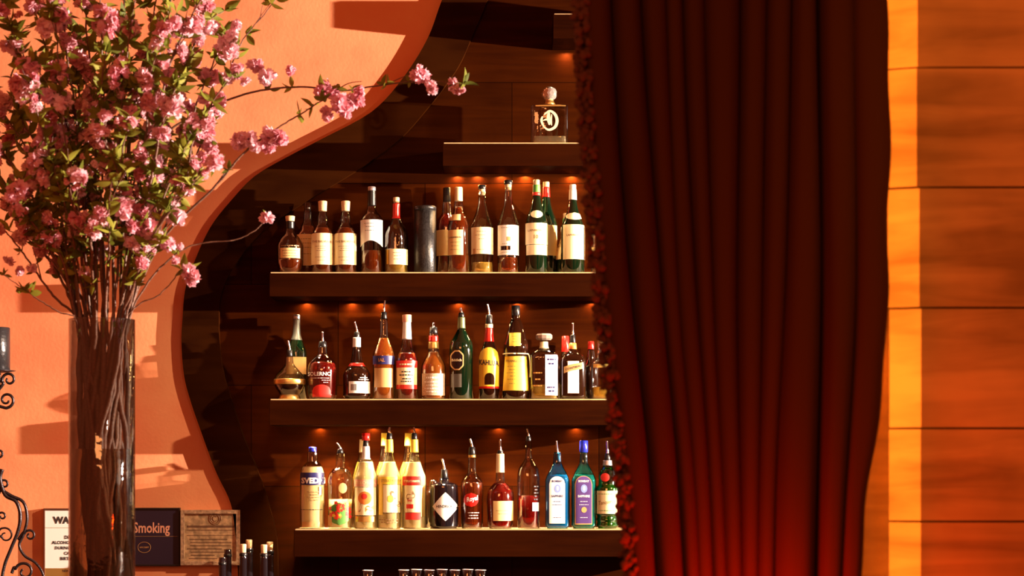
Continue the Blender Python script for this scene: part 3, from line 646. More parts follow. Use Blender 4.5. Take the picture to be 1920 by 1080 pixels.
b.lab(761, 961, 789, 974, M_RED, 'footer'); b.txt('~', 771, 930, 17, M_BROWNINK, l, 0.03, 2, 0.5); b.txt('RAZ', 770, 938, 9, M_RED, l, 0.04); b.lab(790, 912, 797, 968, M_GOLD, 'side_label')
for cx, lb, nk, dy in ((701, 'slim-necked clear bottle directly behind the orange-fruit vodka', M_IVORY, 0),
                   (721, None, None, 0), (743, 'yellow-necked clear bottle just behind the yellow-header vodka', M_YELLOW, -12),
                   (787, 'yellow-necked clear bottle just behind the red-header vodka', M_YELLOW, -12)):
    if lb: stoli({743: 722, 787: 766, 701: 681}[cx], lb, 7.158, nk, None, False, 20, dy)
b = B('squat black gin bottle with white diamond label and stubby neck', 833, 3, [(896, 8.5), (903, 9), (906, 20), (910, 26), (940, 27), (986, 27), (991, 24)], M_BLACKG)
b.pour((829, 860), 880, 897, 7); l = b.lab(812, 923, 860, 976, M_WHITE, shape='diamond', off=0.0008); b.txt("HENDRICK'S", 836, 949, 34, M_INK, l, 0.02, 1.2)
b = B('dark slender bottle behind the squat black gin bottle', 812, 3, [(900, 7), (915, 9), (925, 15), (991, 15)], M_DBROWN, YB)
b = B('amber brandy bottle with bulbous neck, red oval label and white script', 885, 3, [(852, 6.5), (884, 8), (892, 12), (904, 20), (918, 21.5), (991, 20)], M_CLEAR)
b.fill(905, L_DAMBER); b.pour((881, 822), 838, 853, 7); l = b.lab(870, 924, 897, 950, M_REDCAP, shape='ellipse'); b.txt('Royal', 886, 936, 20, M_WHITEINK, l, 0.02, 1.3, slope=0.2)
b.lines(878, 898, (961, 966, 971), M_WHITEINK, b.body, (1, .8), 1.5); b.wrap(853, 858, M_GOLD, 'neck_ring')
b = B('round-shouldered red brandy bottle with cream neck sleeve and square cream label', 938, 3, [(850, 6.8), (886, 7.8), (902, 9), (910, 16), (924, 25), (940, 26.5), (965, 25), (991, 22)], M_CLEAR)
b.fill(906, L_RED); b.wrap(851, 886, M_IVORY, 'neck_sleeve'); b.pour((938, 824), 844, 851, 6); l = b.lab(925, 939, 962, 976, M_CREAM); b.lines(930, 957, (957, 963), M_BROWNINK, l, (1, .7), 0.7)
b = B('tall clear bottle half full of red spirit, pourer leaning left', 991, 3, [(826, 5.5), (858, 6), (868, 12), (880, 19), (896, 21.5), (991, 21)], M_CLEAR)
b.fill(929, L_RED); b.pour((988, 803), 818, 827, 5); b.lab(998, 942, 1010, 958, M_WHITE, 'sticker'); b.lines(1001, 1009, (912, 918, 924, 930, 936), M_INK, b.body, (1, .7), 2.5)
for cx, tint, lq, lb in ((1045, M_BLUEG, L_BLUE, 'pale blue square gin bottle with tall white arched label'), (1094.5, M_TEALG, L_TEAL, 'teal square gin bottle with purple arched label and blue cap')):
    b = B(lb, cx, 3, [(848, 7), (866, 8), (874, 11), (892, 20), (902, 23), (985, 23), (991, 20)], tint, nexp=4.2, ay=0.82)
    b.fill(890, lq); c = M_WHITE if cx == 1045 else M_PURPLE; ink = M_NAVY if cx == 1045 else M_WHITEINK
    if cx == 1045: b.pour((1043, 826), 850, 866, 6.5)
    else: b.cap(826, 848, 8, 8, M_BLUECAP); b.lab(cx-17, 892, cx+15, 983, M_TAN, 'label_border', 'arch', 0.0004)
    l = b.lab(cx-15.5, 893, cx+14, 981, c, shape='arch', off=0.0008); b.lab(cx-6, 908, cx+6, 924, plain('blue_emblem', (0.25, 0.35, 0.75), 0.4), 'emblem', 'ellipse', 0.0012, parent=l)
    b.txt('BOMBAY', cx-0.5, 902, 20, ink, l, 0.03, 1.1, off=0.0016); b.txt('SAPPHIRE', cx-0.5, 930, 22, ink, l, 0.03, 1.1, off=0.0016)
    b.lab(cx-2.5, 911, cx+2.5, 920, M_WHITEINK, 'crowned_figure', 'ellipse', 0.0015, parent=l); b.lines(cx-9, cx+8, (940, 946, 970), ink, l, (.8, 1), 1.0, 0.0016)
    if cx != 1045: b.lab(cx-5, 950, cx+5, 961, M_TAN, 'seal', 'ellipse', 0.0013, parent=l)
b = B('green ribbed gin bottle with round red seal and cream label', 1139, 3, [(864, 8), (874, 9), (882, 14), (896, 17), (908, 17), (916, 21.5), (964, 21.5), (968, 19.5), (974, 21), (979, 19.5), (985, 21), (991, 18)], M_GREENG)
b.fill(908, L_GREEN); b.wrap(863, 873, M_SILVER, 'neck_ring'); b.pour((1138, 826), 850, 864, 6); b.lab(1126, 887, 1142, 903, M_RED, 'red_seal', 'ellipse', 0.0014)
l = b.lab(1119, 920, 1157, 963, M_IVORY); b.txt('Tanqueray', 1137, 942, 30, M_BROWNINK, l, 0.0, 1.5, slope=0.15); b.lines(1118, 1158, (926, 957), M_GREENP, l, (1,), 1.2)

# ---- the square decanter on the upper shelf
b = Bottle('liquor_decanter', 'square clear glass decanter with faceted ball stopper, alone on the upper shelf', 'decanter', 1030, YF, 0,
           [(190, 9), (197, 11), (199, 16), (200, 33), (203, 34.5), (266, 34.5)], M_CLEAR, nexp=9, ay=0.62)
zz = lambda y: (b.yb-y)*b.k
b.fill(258, liquid('clear_tequila', (0.95, 0.8, 0.5), 0.85), shrink=0.9)
b.cap(188, 197, 8, 11, M_GOLD, 'neck_collar', label='gilt collar')
bm = bmesh.new(); bmesh.ops.create_icosphere(bm, subdivisions=3, radius=14*b.k)
for v in bm.verts: v.co *= 1+0.07*math.sin(v.co.x*900)*math.sin(v.co.y*900+1)*math.sin(v.co.z*900+2)
o = mobj('stopper', bm, plain('faceted_crystal', (0.85, 0.78, 0.7), 0.08, 0.75), b.root, smooth=False); o.location.z = zz(176); o['label'] = 'faceted crystal ball stopper'
b.lab(1004, 199.5, 1060, 203, M_GOLD, 'gilt_edge')
# gothic letter D with crossing stroke
bm = bmesh.new()
def ribbon2(bm, pts, wd):
    pts = crom([(x, y, 0) for x, y in pts], 6); L_, R_ = [], []
    for i, p in enumerate(pts):
        t = (pts[min(i+1, len(pts)-1)]-pts[max(i-1, 0)]).normalized(); n_ = Vector((-t.y, t.x, 0)); q = wd*(0.35+0.65*math.sin(PI*(i+0.5)/len(pts)))
        for S, sg in ((L_, 1), (R_, -1)):
            u = p+n_*q*sg; S.append(bm.verts.new(b.front((u.x-b.cx)*b.k, zz(u.y), 0.0012)))
    for i in range(len(pts)-1): bm.faces.new((L_[i], L_[i+1], R_[i+1], R_[i]))
ribbon2(bm, [(1020, 219), (1030, 212), (1040, 218), (1044, 230), (1040, 242), (1028, 247), (1018, 240)], 2.8)
ribbon2(bm, [(1029, 213), (1028, 225), (1030, 238)], 3.2); ribbon2(bm, [(1017, 222), (1015, 230), (1019, 241)], 2.2)
ribbon2(bm, [(1034, 218), (1033, 230), (1034, 239)], 1.6); ribbon2(bm, [(1018, 230), (1023, 228), (1028, 230)], 1.4)
mobj('monogram', bm, M_IVORY, b.root, smooth=False)

# ---- wine bottles on the back counter (only their necks reach into the picture)
CT = 0.94
def wine(cx, top, Y, lb, cork):
    yb = HY-(CT-CZ)/sc(Y)
    b = Bottle('wine_bottle', lb, 'bottle', cx, Y, 0, [(top+8 if cork else top, 6.8), (top+70, 7.5), (top+92, 12), (top+108, 19), (yb, 19.5)], M_BLACKG, base=CT)
    if cork: b.cap(top-8, top+9, 6.2, 5.4, M_CORK, 'cork')
    b.wrap(top+9, top+14, M_BLACK, 'lip', 0.0014)
wine(456, 1028, 6.95, 'dark wine bottle with protruding pale cork, left of the two front corked ones', True)
wine(495, 1029, 6.95, 'dark wine bottle with protruding pale cork, right of the two front corked ones', True)
wine(417, 1045, 6.95, 'dark uncorked wine bottle at the left end of the wine bottle cluster', False)
wine(467, 1020, 7.08, 'dark wine bottle with cork in the row behind, left one', True)
wine(506, 1024, 7.08, 'dark wine bottle with cork in the row behind, right one', True)
wine(427, 1030, 7.08, 'dark wine bottle in the row behind, left end', False)

# ---- drinking glasses on the back counter, rims just in the picture
M_TUMB = glass('tumbler_glass', (0.95, 0.85, 0.85), 0.35)
def tumbler(cx, Y, lb, h=0.216):
    k = sc(Y); t = empty('drinking_glass', (X(cx, Y), Y, CT), lb, 'glass', 'glasses lined up under the lowest shelf')
    r = 10.5*k; bm = bmesh.new(); lathe(bm, [(r*0.75, 0.0), (r*0.8, 0.004), (r*0.95, h*0.8), (r, h-0.001), (r*0.96, h), (r*0.90, h*0.8), (r*0.72, 0.02), (0.001, 0.018)], 20, closed=False)
    mobj('bowl', bm, M_TUMB, t); bm = bmesh.new(); tube(bm, [((r*0.98)*math.cos(a), (r*0.98)*math.sin(a), h) for a in [2*PI*i/24 for i in range(25)]], 0.0012, 6, False)
    mobj('rim', bm, plain('bright_rim', (0.85, 0.75, 0.8), 0.08, 0.6), t)
for i, cx in enumerate((757, 781, 805, 829, 853, 877, 901)):
    tumbler(cx, 6.93, 'clear tall tumbler in the tight row of glasses, only its rim showing', 0.214+0.002*(i % 2))
tumbler(690, 6.93, 'single clear tumbler standing apart to the left of the row of glasses', 0.213)

# ------------------------------------------------------------------ signs on the coral wall
def sign(name, x0, y0, x1, y1, lb, cat, frame_mat, field_mat, fw=2.5, depth=0.02):
    k = sc(YW); t = empty(name, (X((x0+x1)/2, YW), YW-0.001, Z((y0+y1)/2, YW)), lb, cat)
    w2, h2 = (x1-x0)*k/2, (y1-y0)*k/2; f = fw*k
    bm = bmesh.new()
    for a in ((-w2, w2, h2-f, h2), (-w2, w2, -h2, -h2+f), (-w2, -w2+f, -h2+f, h2-f), (w2-f, w2, -h2+f, h2-f)): box(bm, a[0], a[1], -depth, 0, a[2], a[3], 0.0008)
    mobj('frame', bm, frame_mat, t, smooth=False); bm = bmesh.new(); box(bm, -w2+f, w2-f, -depth*0.7, 0, -h2+f, h2-f)
    fo = mobj('panel', bm, field_mat, t, smooth=False)
    def text(s, xc, yc, wpx, mat, hs=1.0, bold=0.03, d=0.0008, name='lettering'):
        vsx, fs = text_mesh(s, bold); bm = bmesh.new()
        V = [bm.verts.new(((xc-(x0+x1)/2+a*wpx)*k, -depth*0.7-d, ((y0+y1)/2-yc+b*hs*wpx)*k)) for a, b in vsx]
        for q in fs: bm.faces.new([V[i] for i in q])
        mobj(name, bm, mat, fo, smooth=False)
    def patch(a0, b0, a1, b1, mat, d=0.0005, name='printed_field'):
        bm = bmesh.new(); box(bm, (a0-(x0+x1)/2)*k, (a1-(x0+x1)/2)*k, -depth*0.7-d, -depth*0.7+0.001, ((y0+y1)/2-b1)*k, ((y0+y1)/2-b0)*k); mobj(name, bm, mat, fo, smooth=False)
    return t, fo, text, patch, k
M_WFRAME = plain('brown_frame', (0.10, 0.03, 0.015), 0.35)
t, fo, text, patch, k = sign('warning_sign', 84, 953, 205, 1088, 'white framed warning notice in black capitals hanging left of the vase', 'sign', M_WFRAME, M_WHITE)
text('WARNING', 143, 975, 84, M_INK, 1.0, 0.05)
for s_, y, w_ in (('DRINKING', 1007, 40), ('ALCOHOLIC BEVERAGES', 1017, 88), ('DURING PREGNANCY', 1027, 76), ('CAN CAUSE', 1037, 42), ('BIRTH DEFECTS', 1047, 56)): text(s_, 143, y, w_, M_INK, 1.0, 0.04)
patch(86, 989, 203, 989.8, M_BROWNINK, name='rule'); patch(86, 1018+0, 86.5, 1019, M_BROWNINK, name='rule'); patch(86, 1065, 203, 1085, M_GOLD, name='footer_band')
text('NEW YORK CITY', 140, 1070, 42, M_INK, 1, 0.03, 0.001)
t, fo, text, patch, k = sign('no_smoking_sign', 209, 952, 339, 1061, 'dark blue no smoking sign with pale lettering, right of the vase', 'sign', M_BLACK, plain('dark_blue_board', (0.03, 0.02, 0.045), 0.3), 3)
text('No Smoking', 270, 992, 100, M_PINK, 1.35, 0.02)
patch(214, 1005, 334, 1005.8, M_BROWNINK, name='rule')
bm = bmesh.new(); cx_, cz_ = (272-274)*k, (1006.5-1026)*k
tube(bm, [(cx_+12*k*math.cos(a), -0.0146, cz_+10*k*math.sin(a)) for a in [2*PI*i/24 for i in range(25)]], 0.0008, 5); o = mobj('emblem', bm, M_TAN, fo)
text('NYC DEPT', 272, 1026, 17, M_TAN, 1, 0.03)
t, fo, text, patch, k = sign('relief_plaque', 341, 956, 452, 1059, 'worn tan relief plaque with round seal, beside the no smoking sign', 'plaque',
     plain('worn_frame', (0.48, 0.30, 0.18), 0.55, bump=0.8, bscale=90, var=0.4), plain('worn_plaque', (0.50, 0.32, 0.17), 0.5, bump=0.6, bscale=60, var=0.45), 7, 0.03)
bm = bmesh.new(); c0 = ((405-396.5)*k, -0.022, (1007.5-972)*k)
for rr in (11, 8): tube(bm, [(c0[0]+rr*k*math.cos(a), c0[1], c0[2]+rr*k*math.sin(a)) for a in [2*PI*i/28 for i in range(29)]], 0.0018, 6, False)
tube(bm, crom([(c0[0]+4*k*math.cos(a), c0[1], c0[2]+5*k*math.sin(a)) for a in (0.8, 1.8, 2.8, 3.8, 4.8, 5.6)]), 0.0018, 6)
mobj('seal', bm, plain('worn_seal', (0.30, 0.17, 0.09), 0.45, bump=0.4, var=0.3), fo)
M_WD = plain('worn_print', (0.17, 0.08, 0.04), 0.6, var=0.3)
for y, a, h in ((985, 352, 4), (993, 352, 1.2), (1003, 352, 1.0)): patch(a, y, 441, y+h, M_WD, name='ruled_band')
rnd = random.Random(5)
for y in range(1010, 1050, 6):
    a = rnd.uniform(352, 360); patch(a, y, rnd.uniform(400, 438), y+1.6, M_WD, name='faded_line')

# ------------------------------------------------------------------ wrought-iron candelabra
YC = 6.98; kc = sc(YC)
cd = empty('iron_candelabra', (X(-8, YC), YC, CT), 'black wrought-iron scroll candelabra at the left edge of the photo', 'candelabra')
def cp(px, py, dy=0): return (X(px, YC)-X(-8, YC), dy, Z(py, YC)-CT)
def spiral(cx, cy, r, a0, turns, n=24):       # photo-pixel spiral winding inward
    return [(cx+r*(1-0.72*i/n)*math.cos(a0+turns*2*PI*i/n), cy+r*(1-0.72*i/n)*math.sin(a0+turns*2*PI*i/n)) for i in range(n+1)]
def ironbar(name, pts, wd=3.2, dy=0, taper=True):
    q = crom([cp(x, y, dy) for x, y in pts], 5); n = len(q)
    bm = bmesh.new(); tube(bm, q, [wd*kc*(1-0.35*(i/n) if taper else 1) for i in range(n)], 8); return mobj(name, bm, M_IRON, cd)
zb = HY-(CT-CZ)/kc
ironbar('stem', [(-8, zb), (-8, 1100), (-8, 900), (-6, 800), (-4, 740), (-2, 700)], 4, taper=False)
for sgn in (1, -1):
    m_ = lambda L_: [(-8+(x+8)*sgn, y) for x, y in L_]
    ironbar('scroll_arm', m_([(4, 880), (0, 898), (10, 928), (30, 940), (38, 965), (34, 995), (20, 1030), (8, 1062), (4, 1100), (14, zb-2)]), 4.2)
    ironbar('scroll_arm', m_([(2, 918), (22, 930), (44, 942), (51, 972), (44, 1002), (36, 1022), (46, 1042), (66, 1055), (80, 1075), (84, 1105), (74, zb-30), (84, zb-2)]), 3.2)
    ironbar('scroll', m_([(34, 1012), (44, 998)]+spiral(56, 1004, 11, PI*1.1, 1.15)), 2.6)
    ironbar('scroll', m_([(-2, 925)]+spiral(8, 908, 10, PI*0.7, 1.2)), 2.6); ironbar('scroll', m_([(-6, 985)]+spiral(4, 968, 9, PI*0.7, 1.2)), 2.4)
    ironbar('scroll', m_([(22, 1075), (26, 1064)]+spiral(46, 1072, 18, PI*1.1, 1.1)), 3.0)
    ironbar('scroll', m_([(-6, 760)]+spiral(12, 750, 15, PI*0.55, -1.25)), 3.0); ironbar('scroll', m_([(-6, 735)]+spiral(17, 712, 14, PI*0.8, 1.2)), 3.0)
    ironbar('scroll', m_([(-7, 872)]+spiral(-2, 850, 8, PI*0.6, -1.2)), 2.4)
    ironbar('scroll', m_([(6, 1010), (-4, 1000)]+spiral(10, 1004, 15, PI*1.3, 1.1)), 2.0)
bm = bmesh.new(); x0, _, z0 = cp(-3, 697); 
for v in lathe(bm, [(4*kc, z0-0.006), (30*kc, z0), (37*kc, z0+0.003), (36*kc, z0+0.0045), (4*kc, z0+0.002)], 28): pass
o = mobj('drip_plate', bm, M_IRON, cd)
ct = empty('pillar_candle', (X(-3-8+8, YC)+0.0, YC, z0+CT+0.0046), 'dark silvery pillar candle standing on the iron candelabra plate', 'candle'); ct.location.x = X(-8, YC)
bm = bmesh.new(); lathe(bm, [(25*kc, 0), (26.5*kc, 0.002), (26.5*kc, 79*kc), (25*kc, 80.5*kc), (18*kc, 79*kc)], 28); o = mobj('wax_body', bm, plain('dark_wax', (0.035, 0.033, 0.036), 0.25, 0.4, bump=0.4, bscale=90), ct)
bm = bmesh.new(); tube(bm, [(0, 0, 78*kc), (0.001, 0, 86*kc)], 0.0015); mobj('wick', bm, M_INK, ct)

# ------------------------------------------------------------------ vase with blossom branches
YV = 6.0; kv = sc(YV); VC = 191.0; VR = 61.5*kv; VZ = 1.05; VT = Z(600, YV)
vz = empty('glass_vase', (X(VC, YV), YV, VZ), 'tall clear glass cylinder vase half full of water, packed with branches', 'vase')
hV = VT-VZ
M_VASE = glass('vase_glass', (0.93, 0.91, 0.89), 0.35, 0.03)
bm = bmesh.new(); lathe(bm, [(VR*0.97, 0), (VR, 0.003), (VR, hV-0.001), (VR-0.002, hV), (VR-0.004, hV-0.001), (VR-0.004, 0.022), (0.001, 0.020)], 48, closed=False); bm.faces.ensure_lookup_table()
mobj('vase_wall', bm, M_VASE, vz)
bm = bmesh.new(); tube(bm, [((VR-0.002)*math.cos(a), (VR-0.002)*math.sin(a), hV) for a in [2*PI*i/48 for i in range(49)]], 0.0022, 8, False); mobj('rim', bm, M_VASE, vz)
zw = Z(842, YV)-VZ; bm = bmesh.new(); lathe(bm, [(VR-0.0045, 0.022), (VR-0.0045, zw)], 48)
M_WATER = newmat('vase_water'); M_WATER = M_WATER[0]; bw = M_WATER.node_tree.nodes['Principled BSDF']
bw.inputs['Base Color'].default_value = (0.62, 0.42, 0.25, 1); bw.inputs['Transmission Weight'].default_value = 1; bw.inputs['IOR'].default_value = 1.15; bw.inputs['Roughness'].default_value = 0.02
o = mobj('water', bm, M_WATER, vz); 
for p in o.data.polygons: p.use_smooth = len(p.vertices) == 4

M_BARK = plain('cherry_bark', (0.125, 0.052, 0.028), 0.5, bump=0.6, bscale=140, var=0.4)
M_PETAL = petal_mat('blossom_petal', (0.80, 0.34, 0.42), (0.92, 0.62, 0.68))
M_LEAF = petal_mat('young_leaf', (0.10, 0.12, 0.012), (0.30, 0.29, 0.035))
rnd = random.Random(11)
def blossom_mesh(seed, R):
    r = random.Random(seed); bm = bmesh.new(); heads = []
    for h in range(r.choice((2, 3, 3))):
        heads.append((Vector((r.uniform(-.5, .5), r.uniform(-.4, .4), r.uniform(-.55, .45)))*R, R*r.uniform(.55, .75)))
    for c, rr in heads:
        for i in range(34):
            d = Vector((r.gauss(0, 1), r.gauss(0, 1), r.gauss(0, 1))).normalized(); t = d.orthogonal().normalized(); t.rotate(Matrix.Rotation(r.uniform(0, 6.28), 3, d)); u = d.cross(t)
            L_ = rr*r.uniform(.75, 1.05); W_ = rr*r.uniform(.34, .5); q = r.uniform(0.2, 0.6); G = []
            for a in range(4):
                s = a/3
                wv = W_*(0.35, 0.85, 1.0, 0.55)[a]; row = []
                for e in (-1, 0, 1):
                    row.append(bm.verts.new(c + d*(L_*(0.25+0.75*s)+(-0.10*L_ if (a == 3 and e == 0) else 0)) + t*(e*wv) + u*(q*L_*s*s-abs(e)*-0.22*W_)))
                G.append(row)
            for a in range(3):
                for e in range(2): bm.faces.new((G[a][e], G[a][e+1], G[a+1][e+1], G[a+1][e]))
    me = bpy.data.meshes.new('blossom'); bm.to_mesh(me); bm.free(); me.polygons.foreach_set('use_smooth', [True]*len(me.polygons)); me.materials.append(M_PETAL); return me
def leaf_mesh(seed, L0):
    r = random.Random(seed); bm = bmesh.new()
    for i in range(r.choice((3, 4, 5))):
        d = Vector((r.uniform(-1, 1), r.uniform(-.8, .8), r.uniform(-.3, 1))).normalized(); t = d.orthogonal().normalized(); t.rotate(Matrix.Rotation(r.uniform(0, 6.28), 3, d)); u = d.cross(t)
        L_ = L0*r.uniform(.55, 1.1); W_ = L_*0.2; G = []; cv = r.uniform(-.35, .35)
        for a in range(6):
            s = a/5; wv = W_*(math.sin(PI*s**0.8)+0.03); c = d*(L_*s)+u*(cv*L_*s*s)
            G.append([bm.verts.new(c-t*wv+u*wv*.35), bm.verts.new(c), bm.verts.new(c+t*wv+u*wv*.35)])
        for a in range(5):
            for e in range(2): bm.faces.new((G[a][e], G[a][e+1], G[a+1][e+1], G[a+1][e]))
    me = bpy.data.meshes.new('leaf_tuft'); bm.to_mesh(me); bm.free(); me.polygons.foreach_set('use_smooth', [True]*len(me.polygons)); me.materials.append(M_LEAF); return me
BLOS = [blossom_mesh(i, 0.041) for i in range(7)]; BLOS_S = [blossom_mesh(20+i, 0.021) for i in range(3)]
LEAF = [leaf_mesh(40+i, 0.068) for i in range(8)]
def child(name, me, root, loc, rnd, s=1.0, keep=False):
    o = bpy.data.objects.new(name, me); C.objects.link(o); o.parent = root; o.location = loc
    if not keep: o.rotation_euler = (rnd.uniform(0, 6.3), rnd.uniform(0, 6.3), rnd.uniform(0, 6.3)) if name == 'blossom' else (rnd.uniform(-.5, .5), rnd.uniform(-.5, .5), rnd.uniform(0, 6.3))
    o.scale = (s, s, s); return o
GEN = 'pink blossom branch crowded among the others in the tall glass vase'
def branch(path, label=GEN, dY=0.0, blos=None, leaves=None, nb=6, nl=8, rad=3.4, seed=0, start=0.42, twigs=3, group='pink blossom branches crowded in the vase'):
    """path: photo points from the vase mouth outward; the stem continues down into the vase"""
    r = random.Random(seed*7+3); mx, my = path[0]
    a = r.uniform(0, 6.28); q = r.uniform(.2, .8); bx_, by_ = 54*q*math.cos(a), 54*q*math.sin(a)*kv
    a2 = r.uniform(0, 6.28); cx_, cy_ = 56*math.cos(a2)*r.uniform(.3, 1), 40*math.sin(a2)*kv
    myo = r.uniform(-42, 42)*kv*math.sqrt(max(0.05, 1-((mx-VC)/62)**2))
    pts = [Vector((X(VC+bx_, YV), YV+by_, VZ+0.028+r.uniform(0, .03)))]
    pts.append(Vector((X(VC+bx_*.6+cx_*.6, YV), YV+cy_*.6, Z(1000, YV)))); pts.append(Vector((X(VC+cx_*.9, YV), YV+cy_, Z(860, YV))))
    pts.append(Vector((X(VC+cx_*.4+(mx-VC)*.6, YV), YV+cy_*.4+myo*.5, Z(715, YV)))); pts.append(Vector((X(mx, YV), YV+myo, Z(my, YV))))
    n = len(path)-1
    for i in range(1, n+1):
        px, py = path[i]; Yp = YV+myo+(dY-myo)*(i/n)**0.8; pts.append(P(px, py, Yp))
    base = pts[0].copy(); cr = crom(pts, 7); N = len(cr)
    # keep the submerged stem inside the glass
    for i, p in enumerate(cr):
        if p.z < VT+0.01:
            d = Vector((p.x-X(VC, YV), p.y-YV)); m_ = VR-0.014
            if d.length > m_: d *= m_/d.length; p.x = X(VC, YV)+d.x; p.y = YV+d.y
    for i in range(1, N-1):
        cr[i] += Vector((r.uniform(-1, 1), r.uniform(-1, 1), 0))*0.0022
    loc = [p-base for p in cr]; rads = [rad*kv*(1-0.72*(i/N)**1.3)*(1.0+0.45*max(0, min(1, (30-i)/8))) for i in range(N)]
    root = empty('blossom_branch', base, label, 'branch', group)
    bm = bmesh.new(); tube(bm, loc, rads, 7); mobj('stem', bm, M_BARK, root)
    i0 = 28+int((N-28)*start); tips = []
    for t_ in range(twigs):
        i = r.randint(28+int((N-28)*0.3), N-3); d = (loc[min(i+2, N-1)]-loc[i-2]).normalized()
        d2 = (d+Vector((r.uniform(-.9, .9), r.uniform(-.6, .6), r.uniform(-.2, .7)))).normalized(); ln = r.uniform(.06, .15)
        e = loc[i]+d2*ln; mid = loc[i]+d2*ln*.5+Vector((0, 0, .008)); bm = bmesh.new(); tube(bm, crom([loc[i], mid, e], 4), [rads[i]*.7*(1-.06*j) for j in range(9)], 6); mobj('twig', bm, M_BARK, root); tips += [mid, e, e]
    if blos is None:
        for j in range(nb):
            if tips and r.random() < .35: c = r.choice(tips)
            else: c = loc[min(N-1, int(r.uniform(i0, N)))]
            child('blossom', r.choice(BLOS), root, c+Vector((r.uniform(-1, 1), r.uniform(-1, 1), r.uniform(-1, .6)))*0.018, r, r.uniform(.62, 1.0))
            child('blossom', r.choice(BLOS_S), root, c+Vector((r.uniform(-1, 1), r.uniform(-1, 1), r.uniform(-1, 1)))*0.04, r, r.uniform(.5, .9)) if r.random() < .5 else None
    else:
        for px, py, s in blos:
            Yp = base.y+loc[-1].y if px > 0 else YV; j = min(range(28, N), key=lambda q_: (cr[q_]-P(px, py, cr[q_].y)).length); child('blossom', r.choice(BLOS), root, P(px, py, cr[j].y-0.01)-base, r, s)
    if leaves is None:
        for j in range(nl):
            c = r.choice(tips) if tips and r.random() < .3 else loc[min(N-1, int(r.uniform(i0-(N-i0)*.08, N)))]
            child('leaf_tuft', r.choice(LEAF), root, c, r, r.uniform(.6, 1.0))
    else:
        for px, py, s in leaves:
            j = min(range(28, N), key=lambda q_: (cr[q_]-P(px, py, cr[q_].y)).length); child('leaf_tuft', r.choice(LEAF), root, cr[j]-base, r, s)
    return root
# the branches that can be told apart
branch([(238, 602), (262, 500), (268, 380), (300, 270), (352, 222), (460, 176), (560, 163), (640, 170), (700, 162), (760, 154), (812, 152), (868, 158)],
       'longest blossom branch, reaching right in front of the dark board', 0.06,
       [(476, 128, .8), (503, 150, .9), (545, 133, .55), (612, 170, .9), (640, 185, 1), (655, 200, .8), (800, 140, .95), (803, 165, .7), (848, 152, .7), (862, 172, .5)],
       [(500, 165, .7), (545, 165, .7), (610, 165, .8), (628, 168, .9), (655, 165, .7), (720, 158, .7), (722, 158, .6), (772, 153, .5), (868, 158, .75), (868, 158, .7)], seed=1, rad=3.2, twigs=2, group=None)
branch([(228, 602), (262, 510), (330, 420), (408, 345), (456, 288), (520, 240), (570, 210), (622, 176)], 'blossom branch rising right, ending in pink clusters over the coral wall', -0.02,
       [(450, 262, .9), (470, 272, .9), (512, 252, 1), (530, 268, .9), (505, 275, .8), (640, 205, 1), (662, 192, .9), (680, 180, .8), (620, 215, .8)],
       [(430, 320, .6), (560, 215, .8), (585, 205, .8), (600, 190, .8), (475, 270, .6)], seed=2, rad=3.6, group=None)
branch([(243, 604), (285, 520), (340, 470), (385, 455), (440, 450), (478, 432), (500, 408)], 'thin low branch reaching right to one lone blossom over the dark board', 0.02,
       [(497, 402, .75), (336, 465, .4)], [(335, 478, .6), (505, 400, .4)], seed=3, rad=2.5, twigs=0, group=None)
branch([(238, 606), (262, 570), (300, 552), (335, 512), (352, 500)], 'short low drooping sprig on the right side of the vase', -0.04, [(358, 512, .8), (352, 530, .6), (330, 488, .4)], [(338, 490, .8), (345, 510, .8)], seed=4, rad=2.2, twigs=0, group=None)
branch([(145, 604), (105, 560), (75, 520), (40, 470), (12, 435), (6, 420)], 'low blossom branch leaning far left past the coral wall', -0.05, [(14, 486, .5), (4, 428, .6), (60, 500, .5)], [(40, 470, .5), (60, 505, .6)], seed=5, rad=3.4, twigs=1, group=None)
branch([(150, 606), (110, 585), (70, 560), (35, 535), (-10, 505)], 'lowest thin branch drooping out left over the vase rim', -0.08, [(38, 512, .5)], [(55, 548, .8), (45, 540, .7), (8, 515, .5)], seed=6, rad=2.2, twigs=0, group=None)
branch([(225, 602), (252, 480), (262, 330), (300, 200), (318, 120), (350, 50), (392, -30)], 'thick upright branch leaning right of centre, leaving the top of the photo', -0.08, seed=7, rad=4.5, nb=9, nl=9, group=None)
branch([(232, 602), (300, 450), (345, 330), (370, 240), (420, 160), (450, 85), (500, 20), (530, -20)], 'slender branch bending right to the top of the photo by the coral wall', 0.05,
       [(425, 75, 1.05), (438, 100, .9), (395, 55, .8), (418, 180, .8), (380, 300, .9), (375, 320, .8), (440, 50, .6)], None, nl=7, seed=8, rad=2.8, group=None)
ENDS = [(-50, 330, .1), (-60, 180, -.2), (-70, 60, .1), (-20, -60, -.1), (40, -80, .2), (85, -60, -.2), (115, -90, 0), (155, -70, .2), (190, -90, -.15), (232, -80, .1), (262, -60, -.25),
        (300, -90, .2), (345, -60, 0), (400, -60, .15), (10, 360, -.2), (20, 250, .25), (60, 150, -.25), (135, 60, .2), (200, 90, -.2), (270, 110, .25), (335, 150, -.15), (385, 250, .1), (340, 370, -.1),
        (300, 330, .2), (245, 220, -.2), (165, 220, .25), (90, 300, -.15), (50, 400, .05), (130, 330, -.25), (210, 330, -.28), (110, 130, .05), (30, 60, -.05), (320, 20, -.2), (425, 60, .15), (440, 135, -.1), (395, 195, .2), (378, 320, -.15), (350, 90, .22), (-30, 270, .2), (20, 140, .1)]
